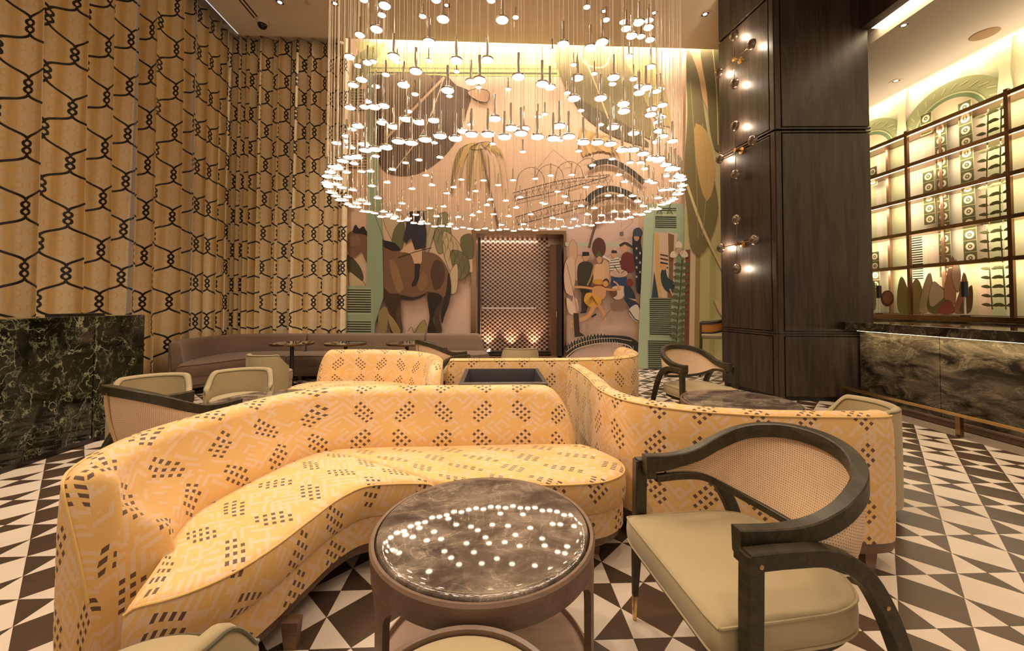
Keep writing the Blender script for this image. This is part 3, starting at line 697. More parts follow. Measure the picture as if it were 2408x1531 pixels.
# running dancer in a leaf skirt
P.poly([(1392, 676), (1412, 674), (1420, 680), (1418, 700), (1404, 706), (1390, 700)], '#D09A6A'); ell(1421, 664, 7, 8, '#4A2A20'); ell(1420, 668, 6, 7, '#D09A6A')
P.line([(1344, 676), (1366, 676), (1394, 680)], .045, '#D09A6A'); P.line([(1416, 680), (1440, 682), (1454, 678)], .045, '#D09A6A'); P.line([(1454, 680), (1446, 668), (1438, 662)], .03, '#D09A6A')
P.poly([(1376, 690), (1390, 690), (1410, 706), (1402, 722), (1384, 722), (1370, 708)], '#D9A243')
for k in range(9): P.line([(1388, 696), (1372+k*4, 715+4*sin(k))], .008, '#8A5A20', False)
P.line([(1396, 716), (1378, 744), (1360, 752)], .075, '#D09A6A'); P.line([(1360, 752), (1340, 756), (1342, 770)], .04, '#D09A6A'); P.line([(1404, 718), (1416, 738), (1418, 756)], .06, '#D09A6A'); P.line([(1398, 738), (1388, 745)], .035, '#2A1E1A', False)
P.poly([(1432, 716), (1445, 708), (1462, 710), (1468, 720), (1450, 728), (1434, 728)], '#8A6A5A'); P.line([(1434, 726), (1420, 740), (1414, 752)], .008, '#6B5140'); P.line([(1468, 720), (1474, 730)], .012, '#6B5140', False)
P.poly([(1462, 700), (1490, 710), (1500, 722), (1478, 726), (1470, 716)], '#2C3346'); P.poly([(1474, 728), (1492, 716), (1500, 740), (1494, 756), (1480, 745)], '#D6C6B8'); P.line([(1474, 730), (1488, 750), (1496, 754)], .02, '#2C3346')
P.poly([(1330, 700), (1346, 716), (1350, 740), (1336, 736)], '#E0C4AE'); P.poly([(1345, 736), (1357, 736), (1360, 780), (1372, 788), (1348, 792)], '#3B2C22', False)
# parachute
P.line([(1455, 520), (1466, 514), (1480, 518), (1482, 526)], .03, '#B9A48F'); P.line([(1456, 526), (1457, 548), (1482, 526)], .006, '#6B5140', False); P.rect(1452, 548, 1461, 558, '#7A6A60')
# crocodile back
P.line([(1328, 830), (1350, 812), (1390, 800), (1440, 797), (1476, 802), (1494, 818), (1497, 850)], .16, '#2E2B26')
for k in range(22):
    a = k/21; x = 1332+160*a; y = 812-26*sin(pi*min(a*1.05, 1))+10*a; P.poly([(x-5, y+4), (x+1, y-8), (x+6, y+3)], '#2E2B26', False)
P.line([(1328, 838), (1350, 820), (1390, 808), (1440, 805), (1474, 812), (1488, 830)], .018, '#D9C6B2')
P.line([(1328, 826), (1352, 809), (1392, 797), (1440, 794), (1480, 800)], .010, '#D9C6B2')
for k in range(26):
    a = k/25; x = 1332+150*a; y = 822-22*sin(pi*min(a*1.0+.08, 1)); P.line([(x, y-10), (x+2, y+6)], .008, '#D9C6B2', False)
# right shutter with window
P.poly([(1510, 484), (1598, 484), (1612, 600), (1600, 864), (1492, 864), (1504, 690), (1510, 600)], '#A5B598', False)
P.poly([(1492, 864), (1508, 500), (1530, 500), (1516, 864)], '#AFC0A4', False)
for (xa, xb, a, b) in ((1534, 1582, 494, 500), (1533, 1582, 514, 540), (1520, 1570, 704, 786), (1516, 1566, 800, 862)):
    y = a; s = (xa-1516)*.0
    while y < b: P.line([(xa, y), (xb, y+1)], .020, '#33372A', False); y += 4.7
P.line([(1534, 510), (1582, 510)], .02, '#C4CDA8', False)
P.poly([(1530, 550), (1584, 552), (1574, 702), (1524, 700)], '#CFB49C', False)
P.poly([(1530, 552), (1540, 552), (1548, 700), (1536, 700)], '#CDA56A', False); P.poly([(1562, 552), (1576, 556), (1572, 702), (1560, 700), (1564, 640)], '#7A5B3C', False)
for k in range(4): P.line([(1544, 601+k*9), (1562, 605+k*9)], .03, '#5A2E28', False)
P.poly([(1524, 700), (1530, 640), (1540, 700)], '#2F4252', False); P.poly([(1546, 640), (1554, 630), (1562, 655), (1576, 665), (1572, 690), (1558, 685), (1548, 670)], '#2B3A40'); ell(1552, 628, 7, 9, '#D29A6C'); P.line([(1544, 620), (1560, 622)], .03, '#26313A', False)
P.line([(1566, 680), (1574, 700)], .03, '#D29A6C', False)
for i, (x, y) in enumerate(((1560, 484), (1572, 492), (1536, 486), (1548, 490))): P.line([(x, 508), (x+(-1)**i*8, y)], .02, '#6B5A3A', False)
# stripes and maroon post on the right
P.poly([(1604, 110), (1690, 110), (1700, 864), (1596, 864)], '#CABD8A', False)
for x0, x1, c in ((1598, 1609, '#7B4A38'), (1610, 1621, '#D8BFA0'), (1621, 1632, '#A58A58'), (1634, 1655, '#C7C083'), (1656, 1668, '#B5B070'), (1674, 1686, '#CBC58C')): P.poly([(x0+4, 590), (x1+4, 590), (x1, 864), (x0, 864)], c, False)
# flower and vine
P.line([(1594, 612), (1590, 680), (1584, 740), (1580, 815)], .022, '#4B4A30')
for k in range(13):
    y = 620+k*15; x = 1594-(y-612)*.065
    for sg in (-1, 1): P.poly([(x, y+6), (x+sg*9, y-1), (x+sg*19, y+3), (x+sg*9, y+9)], '#5E6040')
for k in range(3):
    a = k*2.1+.5; P.poly([(1586, 594), (1586+14*cos(a)-8*sin(a), 594+14*sin(a)+8*cos(a)), (1586+24*cos(a), 594+24*sin(a)), (1586+14*cos(a)+8*sin(a), 594+14*sin(a)-8*cos(a))], '#E2CDB4')
ell(1585, 593, 7, 6, '#B79A7A'); P.line([(1586+9*cos(a/2), 594+8*sin(a/2)) for a in range(12)], .006, '#6B5140', closed=True)
# giant leaves on the right
P.poly([(1600, 116), (1640, 112), (1660, 200), (1690, 300), (1692, 420), (1662, 300), (1640, 240)], '#DDB27C')
P.poly([(1640, 112), (1690, 112), (1692, 300), (1676, 372), (1660, 330), (1650, 230)], '#71653C'); P.line([(1662, 116), (1672, 220), (1676, 350)], .02, '#C9B77A')
P.poly([(1606, 130), (1628, 180), (1648, 300), (1666, 420), (1676, 500), (1660, 560), (1636, 603), (1618, 596), (1605, 500), (1598, 420), (1606, 280)], '#7D7048')
P.poly([(1625, 300), (1650, 320), (1668, 430), (1650, 480), (1630, 420)], '#C6A165'); P.line([(1604, 440), (1640, 540), (1688, 640)], .05, '#DCC894'); P.line([(1612, 200), (1624, 380), (1630, 560)], .012, '#A9A060'); P.line([(1640, 300), (1650, 420), (1640, 560)], .012, '#A9A060')
P.poly([(1668, 706), (1680, 712), (1700, 740), (1690, 735), (1700, 752), (1684, 742)], '#D9C49A')
P.done()

# ------------------------------------------------------------------ mosaic niche in the end wall
ni = thing('mosaic_niche', (.46, 7.9, 0), 'bronze-framed recess lined with checkered mosaic tiles, lit from below', 'display niche')
m = MB(); m.box(NX0-.03, NX0+.07, YB-.05, YB+.56, NZ0-.02, NZ1+.04); m.build('left_jamb', BRONZE, ni, world=True)
m = MB(); m.box(NX1-.02, NX1+.03, YB-.05, YB+.56, .0, NZ1+.04); m.build('right_jamb', BRONZE, ni, world=True)
m = MB(); m.box(NX0+.07, NX1-.02, YB-.05, YB+.56, NZ1-.03, NZ1+.04); m.build('lintel', BRONZE, ni, world=True)
m = MB(); m.box(NX0+.07, NX1, YB-.02, YB+.56, 0, NZ0); m.build('sill', flat('#8A6248', .3, .6), ni, world=True)
m = MB(); m.box(NX0-.02, NX1, YB+.50, YB+.56, NZ0, NZ1); back = m.build('mosaic_base', flat((.62, .42, .33), .22, .35), ni, world=True)
m = MB(); m.box(NX0+.10, NX0+.15, YB-.03, YB+.02, NZ0, NZ1-.1); m.build('door_edge', BLACKWOOD, ni, world=True)
m = MB(); m.box(NX1-.26, NX1-.14, YB+.02, YB+.50, NZ0, NZ1-.22); m.build('side_panel', flat('#6B4A34', .3, .5), ni, world=True)
m = MB(); m.box(NX1-.14, NX1-.05, YB-.02, YB+.02, 0, NZ1-.22); m.build('sliding_door_edge', BLACKWOOD, ni, world=True)
m = MB(); m.box(NX1-.165, NX1-.155, YB-.04, YB-.02, 1.0, 1.12); m.build('pull_handle', BRASS, ni, world=True)
SX, SZ_ = .051, .042
for par, col_, mt, pr in ((0, '', flat((.05, .02, .012), .15), .502), (1, '', flat((.74, .50, .40), .16, .25), .500)):
    m = MB(); z = NZ0+.06; r = 0
    while z < NZ1-.05:
        x = NX0+.16+((r+par) % 2)*SX
        while x < NX1-.28: m.box(x, x+SX*.92, YB+.492, YB+pr, z, z+SZ_*.92); x += 2*SX
        z += SZ_; r += 1
    tag(m.build('mosaic_tile', mt, ni, world=True), kind='stuff')
m = MB(); m.box(NX0+.1, NX1-.26, YB+.30, YB+.42, NZ0, NZ0+.05); m.build('light_trough', BLACKWOOD, ni, world=True)
for k, x in enumerate((-.13, .33, .80)):
    m = MB(); m.lathe([(.001, NZ0+.05), (.03, NZ0+.05), (.03, NZ0+.06), (.001, NZ0+.06)], 16, (x, YB+.36)); m.build('uplight', EM_SMALL if k != 1 else BRONZE, ni, world=True)
    light('SPOT', 'uplight_beam', (x, YB+.37, NZ0+.08), 22, rot=(math.radians(168), 0, 0), size=.02, spot=1.3, blend=.7, color=(1, .75, .5))
light('AREA', 'niche_glow', (.3, YB+.25, NZ1-.06), 3, rot=(math.radians(25), 0, 0), size=1.2, size_y=.05)
m = MB(); m.box(NX0+.1, NX1-.5, YB+.47, YB+.49, 1.16, 1.185); m.build('glass_shelf', flat((.8, .75, .7), .1, .6), ni, world=True)

m = MB(); m.box(3.0, 3.43, YB-.14, YB-.09, .155, .57, b=.004)
pb = tag(m.build('access_panel', flat('#D9C8BE', .5)), 'plain white square panel box in front of the painted shutter', 'panel box')
m = MB(); m.box(3.18, 3.25, YB-.12, YB-.10, .0, .16); m.build('stand', STEEL, pb)

# ------------------------------------------------------------------ print on the bar back wall and things on the ledge
prt = thing('printed_wall_panels', (XR-.01, 3.5, 1.1), 'printed glowing panels with rings, leaves and stripes behind the bar shelves', 'wall print')
XP = XR-.012
Q = Paint(lambda a, b: Vector((XP, a, b)), (-1, 0, 0), prt)
Y0, Y1 = -1.0, YB-.02
cols = ['#DCD8A8', '#EFE6C4', '#EBCDB4', '#D6D8A6', '#F0E6C8', '#E2D9AC', '#EBD8B8', '#D2D6A4', '#F0DCC8']
y = Y1; k = 0; rr = random.Random(4)
while y > Y0:
    w = rr.choice((.06, .10, .16, .22, .12)); Q.poly([(y, 1.112), (y, 4.9), (y-w, 4.9), (y-w, 1.112)], cols[(k*5+k//3) % 9], False); y -= w; k += 1
def yq(px): return onX(px, 600, XP).y
def zq(px, py): return onX(px, py, XP).z
def arch(cy, cz, rad, w):
    Q.poly([(cy+rad*1.75*cos(a), cz+rad*1.55*sin(a)) for a in [pi*j/20 for j in range(21)]], '#9A9C68', False)
    for j in range(14): Q.line([(cy+rad*(1.3+.03*(j % 4))*cos(pi*(j+.3)/14), cz+rad*(1.2+.05*(j % 3))*sin(pi*(j+.3)/14)), (cy+rad*1.6*cos(pi*(j+.8)/14), cz+rad*1.4*sin(pi*(j+.8)/14))], .02, '#B8B684', False)
    Q.poly([(cy+(rad+w)*cos(a), cz+(rad+w)*.9*sin(a)) for a in [pi*j/20 for j in range(21)]], '#74865A', False)
    Q.poly([(cy+rad*cos(a), cz+rad*.9*sin(a)) for a in [pi*j/20 for j in range(21)]], '#D6C49A', False)
    Q.line([(cy+(rad+w)*cos(a), cz+(rad+w)*.9*sin(a)) for a in [pi*j/20 for j in range(21)]], .02, '#C9C890', False)
for cy in (yq(2050), yq(2245), 3.1, 1.6): arch(cy, 4.02, .42, .07)
for yc in (yq(2135), yq(2385)): Q.poly([(yc-.10, 4.0), (yc+.10, 4.0), (yc+.06, 4.45), (yc+.10, 4.9), (yc-.10, 4.9), (yc-.06, 4.45)], '#E4DDAE', False)
def rings(yc, zs, s=.165):
    for z in zs:
        Q.poly([(yc-s/2, z-s/2), (yc+s/2, z-s/2), (yc+s/2, z+s/2), (yc-s/2, z+s/2)], '#5A5A34', False)
        Q.line([(yc-s/2, z-s/2), (yc+s/2, z-s/2), (yc+s/2, z+s/2), (yc-s/2, z+s/2), (yc-s/2, z-s/2)], .008, '#C5B878', False)
        for rad, c in ((.056, '#F4E6BC'), (.028, '#625C30'), (.012, '#F0E2B6')): Q.poly([(yc+rad*cos(2*pi*j/18), z+rad*sin(2*pi*j/18)) for j in range(18)], c, False)
zz = [1.60+.17*j for j in range(16)]
rings(yq(2231), zz[1:15]); rings(yq(2201), zz[6:11]); rings(yq(2297), zz[2:16]); rings(yq(2073), [1.62, 1.79, 1.96, 2.13, 3.5, 3.67]); rings(yq(2205), [4.05, 4.22], .16); rings(3.6, zz[2:14]); rings(2.9, zz[0:9]); rings(2.72, zz[3:12])
def vine(px, sgn):
    yv = yq(px); Q.line([(yv, 1.2), (yv+.03, 2.5), (yv-.02, 3.95)], .015, '#8A8A5A')
    for j in range(22):
        z = 1.25+j*.125; Q.poly([(yv, z), (yv+sgn*.05, z+.04), (yv+sgn*.12, z+.02), (yv+sgn*.05, z-.01)], '#7A7A48')
for px, sg in ((2362, 1), (2364, -1), (2398, 1), (2400, -1)): vine(px, sg)
for j in range(18): Q.line([(yq(2178), 1.68+j*.038), (yq(2204), 1.68+j*.038)], .018, '#5E6244', False)
R2 = Paint(lambda a, b: onX(a, b, XP), (-1, 0, 0), prt, base=Q.k+.001)
for pts_, c in (([(2178, 735), (2172, 690), (2190, 655), (2206, 690), (2204, 735)], '#B9A870'), ([(2198, 735), (2202, 690), (2222, 640), (2230, 690), (2216, 735)], '#E6D2A0'), ([(2222, 735), (2216, 710), (2240, 670), (2262, 690), (2250, 735)], '#8E9058'),
    ([(2220, 700), (2232, 662), (2246, 672), (2260, 692), (2244, 712), (2226, 722)], '#F2E0C4'), ([(2258, 700), (2266, 640), (2278, 602), (2286, 650), (2280, 720)], '#E0A684'), ([(2282, 735), (2294, 690), (2306, 640), (2318, 690), (2312, 735)], '#C98F6C'),
    ([(2296, 735), (2306, 700), (2324, 670), (2320, 735)], '#8A6A4A'), ([(2150, 735), (2144, 690), (2154, 650), (2172, 690), (2176, 735)], '#A9A068'), ([(2064, 730), (2070, 690), (2086, 660), (2092, 700), (2088, 730)], '#8E9058'), ([(2240, 735), (2252, 715), (2270, 705), (2282, 735)], '#B5655A'), ([(2276, 650), (2286, 610), (2298, 640), (2292, 690)], '#EBC4A4')):
    R2.poly(pts_, c); R2.line(pts_, .006, '#8A7646', closed=True)
R2.poly([(2120+16*cos(2*pi*j/20), 702+19*sin(2*pi*j/20)) for j in range(20)], '#7A4A34', False); R2.poly([(2121+12*cos(2*pi*j/20), 700+14*sin(2*pi*j/20)) for j in range(20)], '#A8705A', False)
R2.done('printed_leaves')
Q.done('printed_panel')
def post_lamp(p, label):
    t = thing('post_lamp', p, label, 'lamp', group='post lamps on the back bar')
    m = MB(); m.lathe([(.001, 0), (.05, 0), (.05, .012), (.012, .018), (.012, .02)], 24); m.build('base', STEEL, t, smooth=True)
    m = MB(); m.lathe([(.011, .015), (.011, .34)], 16); m.build('stem', flat('#E8E4E0', .2), t, smooth=True)
    m = MB(); m.lathe([(.036, .27), (.036, .48), (.033, .48), (.033, .275)], 28, cap=False); m.lathe([(.001, .478), (.036, .479), (.036, .48), (.001, .481)], 28); m.build('shade', flat('#26252B', .35), t, smooth=True)
pl = onX(2270, 745, 6.52); post_lamp((6.52, pl.y, 1.105), 'slim post lamp with dark cylinder shade at the middle of the lit shelves')
pl = onX(2068, 740, 6.52); post_lamp((6.52, pl.y, 1.105), 'slim post lamp with dark cylinder shade half hidden behind the column edge')

# ------------------------------------------------------------------ ceiling fittings
def downlight(p, label, group, s=.085):
    t = thing('recessed_downlight', p, label, 'ceiling light', group=group)
    m = MB()
    for a, b, c, d in ((-s, s, -s, -s*.62), (-s, s, s*.62, s), (-s, -s*.62, -s*.62, s*.62), (s*.62, s, -s*.62, s*.62)): m.box(a, b, c, d, -.006, .0)
    m.build('trim_frame', flat('#E6D2B8', .5), t)
    m = MB(); m.box(-s*.62, s*.62, -s*.62, s*.62, -.002, .0); m.build('recess', STEEL, t)
    m = MB(); m.lathe([(.001, -.004), (s*.4, -.004), (s*.4, -.002), (.001, -.002)], 16); m.build('lamp', emit('lamp_face', (1, .85, .65), 5), t)
for i, (x, y) in enumerate(((658, 5), (788, 8), (1050, 12), (905, 12), (1538, 30), (1658, 33), (1420, 26))):
    p = onZ(x, y, CEIL); downlight((p.x, p.y, CEIL-.001), 'small square recessed downlight, '+('leftmost, beyond the camera dome', 'just left of the pendant wires', 'seen between the upper pendants left of centre', 'behind the upper left pendants', 'right of the pendant wires', 'nearest the dark column on the hall ceiling', 'behind the upper right pendants')[i], 'square downlights in the hall ceiling')
for i, (x, y) in enumerate(((2125, 59), (2107, 190))):
    p = onZ(x, y, BZ-.035); downlight((p.x, p.y, BZ-.036), ('nearer', 'farther')[i]+' square recessed downlight in the bar ceiling', 'square downlights over the bar', .065)
p = onZ(2315, 80, BZ-.035); m = MB(); m.M = Matrix.Translation((p.x, p.y, BZ-.036)); m.lathe([(.001, -.008), (.13, -.008), (.14, 0), (.001, 0)], 40)
tag(m.build('ceiling_speaker', flat('#B08E66', .8), smooth=True), 'round flush speaker grille in the bar ceiling', 'speaker')
p = onZ(617, 48, CEIL); sc = thing('security_camera', (p.x, p.y, CEIL-.001), 'small white ceiling camera with black dome near the curtain corner', 'camera')
m = MB(); m.lathe([(.001, 0), (.10, 0), (.10, -.05), (.085, -.075), (.001, -.075)], 32); m.build('housing', flat('#D9C4A6', .5), sc, smooth=True)
m = MB(); m.lathe([(.075, -.072), (.072, -.10), (.055, -.13), (.03, -.148), (.001, -.152)], 32); m.build('dome', flat('#0E0B0A', .08), sc, smooth=True)
p0, p1 = onZ(560, 0, CEIL), onZ(603, 42, CEIL); m = MB()
m.box(p1.x-.045, p1.x-.02, 3.0, p1.y, CEIL-.004, CEIL-.001); m.box(p1.x+.02, p1.x+.045, 3.0, p1.y, CEIL-.004, CEIL-.001)
tag(m.build('air_slot', flat('#2A211A', .8)), 'narrow dark double air slot in the ceiling beside the curtains', 'air vent')
p = onZ(725, 5, CEIL); m = MB(); m.M = Matrix.Translation((p.x, p.y, CEIL)); m.lathe([(.001, -.02), (.04, -.02), (.045, 0), (.001, 0)], 20); tag(m.build('smoke_detector', flat('#D9C4A6', .6), smooth=True), 'small round detector on the ceiling left of the chandelier', 'detector')
m = MB(); m.box(-4.735, -4.72, .5, 7.4, CEIL-.004, CEIL+.01); tag(m.build('curtain_top_glow', emit('fold_glow', (.9, .93, 1), .7)), 'thin glowing strip standing in for light between the side curtain tops', 'glow strip')  # emissive strip imitating the light between the curtain folds at the ceiling

# ------------------------------------------------------------------ chandelier
ch = thing('chandelier', (CH[0], CH[1], CEIL), 'huge round chandelier of hundreds of small glowing disc pendants on fine wires', 'chandelier')
m = MB(); m.lathe([(.001, 0), (1.62, 0), (1.62, -.05), (.001, -.05)], 64); m.build('ceiling_plate', CHROME, ch, smooth=True)
m = MB(); m.lathe([(.0345, -.001), (.0375, .000), (.0375, .006), (.034, .010), (.012, .013), (.0075, .018), (.0075, .138), (.003, .141), (.001, .141)], 20, cap=False); proto = m.build('pendant', CHROME, smooth=True); PM = proto.data
m = MB(); m.lathe([(.001, -.001), (.0325, -.001), (.0345, .001)], 20, cap=False); dp = m.build('light_disc', EM_DISC, fix=False); DM = dp.data
m = MB(); m.tube([(0, 0, 0), (0, 0, 1)], .0015, 4, cap=False); wp = m.build('wire', flat((.95, .80, .62), .4, .3)); WM = wp.data
for o in (proto, dp, wp): bpy.data.objects.remove(o)
pts = []
NR = 102
for k in range(NR):
    a = 2*pi*k/NR; pts.append(Vector((CH[0]+1.415*cos(a), CH[1]+1.35*sin(a), CH[2]+.012*sin(k*2.3))))
A3 = """315,0,56 450,38,80 432,98,54 780,0,66 825,125,84 694,106,46 1135,2,60 1205,130,86 1292,112,40 290,226,66 397,190,82 735,272,88 223,367,70 508,367,84 338,405,62 280,424,54 376,397,44 530,398,46 650,460,86 733,390,44 910,392,88 1110,388,84 912,460,42 1310,497,88 302,513,74 457,481,52 247,548,70 393,556,56 572,547,84 855,582,92 866,618,44 1005,528,78 1060,517,90 1054,562,42 1243,574,42 645,606,50 340,653,56 226,693,70 320,688,64 382,690,84 443,682,78 603,716,50 590,768,84 674,788,84 766,775,80 435,790,78 507,817,78 278,811,78 1002,801,44 1158,765,88 955,845,80 1262,826,90 1345,828,80 205,876,60 242,832,52 140,921,62 205,908,54 230,948,66 318,928,76 770,918,46 1145,925,42 1338,976,44 805,1011,48 392,1004,54 253,1051,60 670,1028,48 585,1047,46 500,1089,50 300,1102,54 358,1100,54 203,1107,50 145,1083,84 715,1127,46 465,1172,50 943,1154,42 1085,1160,42 1275,1158,42 755,1189,46 893,1203,42 1180,1190,42 368,1195,52 244,1220,54 850,1242,42 1035,1228,42 625,1213,48 175,1206,64 148,1146,90 140,1185,66 988,1282,42 1130,1283,42 1228,1290,42 1322,1268,42 1107,1319,42 212,1265,56 300,1286,50 272,1307,56 335,1310,54 405,1273,54 563,1307,46 536,1350,48 442,1360,50 828,1327,42 738,1338,44 480,1378,46 518,1395,50 1058,1362,42 1015,1384,42 1150,1377,40 1248,1390,42 922,1395,42 1295,1335,42 783,1391,44 604,1405,44 650,1381,44 690,1425,44 872,1441,40 1200,1445,38 1342,1441,38"""
A4 = """492,46,46 616,128,48 726,142,52 744,185,66 780,232,74 840,236,54 826,146,74 892,132,58 888,178,68 898,257,62 340,287,84 515,310,84 590,273,84 270,325,42 407,417,42 762,364,54 432,503,84 540,474,44 663,500,82 903,431,64 792,509,52 658,541,50 830,598,76 822,555,58 873,566,78 940,588,60 965,573,56 205,542,86 255,563,76 367,598,44 408,635,88 581,633,90 727,670,84 730,717,86 455,711,44 978,677,68 910,702,70 902,738,78 222,734,40 178,750,44 580,802,46 315,812,90 660,820,88 792,858,78 970,753,66 946,786,50 957,842,70 980,877,72 940,912,64 1043,908,72 320,903,44 440,971,46 528,1063,46 655,1022,46 770,1045,50 835,1045,52 866,1085,52 260,1128,42 160,1149,42 395,1124,42 697,1124,46 735,1167,50 487,1202,44 573,1200,46 303,1232,42 350,1263,44 890,1164,56 920,1175,50 1006,1130,56 1020,1092,56 950,1033,76 915,1012,56 1053,1160,64 206,1303,40 222,1310,44 363,1305,44 455,1325,44 540,1338,46 628,1257,46 710,1257,48 787,1260,50 820,1295,52 857,1325,52 952,1272,52 980,1222,60 1030,1218,60 131,1378,42 497,1378,44 408,1409,40 320,1410,40 272,1402,40 588,1384,42 670,1360,46 750,1360,50"""
for s, ox in ((A3, 740), (A4, 1200)):
    for q in s.split():
        x, y, w = map(float, q.split(',')); dep = 939*.076/(w/2.734)
        p = at(ox+x/2.734, y/2.734, dep)
        dx, dy = p.x-CH[0], p.y-CH[1]; r = sqrt((dx/1.36)**2+(dy/1.30)**2)
        if r > 1:                                   # slide along the sight line onto the ring's footprint
            lo, hi = 1.9, 5.2; best = min((abs(sqrt(((at(ox+x/2.734, y/2.734, d).x-CH[0])/1.36)**2+((at(ox+x/2.734, y/2.734, d).y-CH[1])/1.30)**2)-.99)+.15*abs(d-dep), d) for d in [lo+(hi-lo)*k/60 for k in range(61)])
            p = at(ox+x/2.734, y/2.734, best[1])
        pts.append(p)
pts.sort(key=lambda p: p.y)
extra = [MB(), MB(), MB()]
for k, p in enumerate(pts):
    zt = CEIL-.05-(p.z+.150)
    if k < 300:
        o = bpy.data.objects.new('pendant', PM); o.location = (p.x-CH[0], p.y-CH[1], p.z-CEIL); o.parent = ch; COL.objects.link(o)
        d = bpy.data.objects.new('light_disc', DM); d.parent = o; COL.objects.link(d)
        w = bpy.data.objects.new('wire', WM); w.parent = o; w.location = (0, 0, .14); w.scale = (1, 1, zt); COL.objects.link(w)
    else:
        for mb, me, sz, off in ((extra[0], PM, 1, 0), (extra[0], WM, zt, .15), (extra[1], DM, 1, 0)):
            if me is WM: mb = extra[2]
            i = len(mb.v); mb.v += [Vector((v.co.x+p.x-CH[0], v.co.y+p.y-CH[1], v.co.z*sz+off+p.z-CEIL)) for v in me.vertices]
            for f in me.polygons: mb.f.append(tuple(i+q for q in f.vertices)); mb.uv.append(None); mb.mi.append(0)
if extra[0].v:
    for mb, mt, nm in ((extra[0], CHROME, 'far_pendants'), (extra[1], EM_DISC, 'far_light_discs'), (extra[2], WM.materials[0], 'far_wires')):
        tag(mb.build(nm, mt, ch, fix=False), kind='stuff')
print('pendants', len(pts))

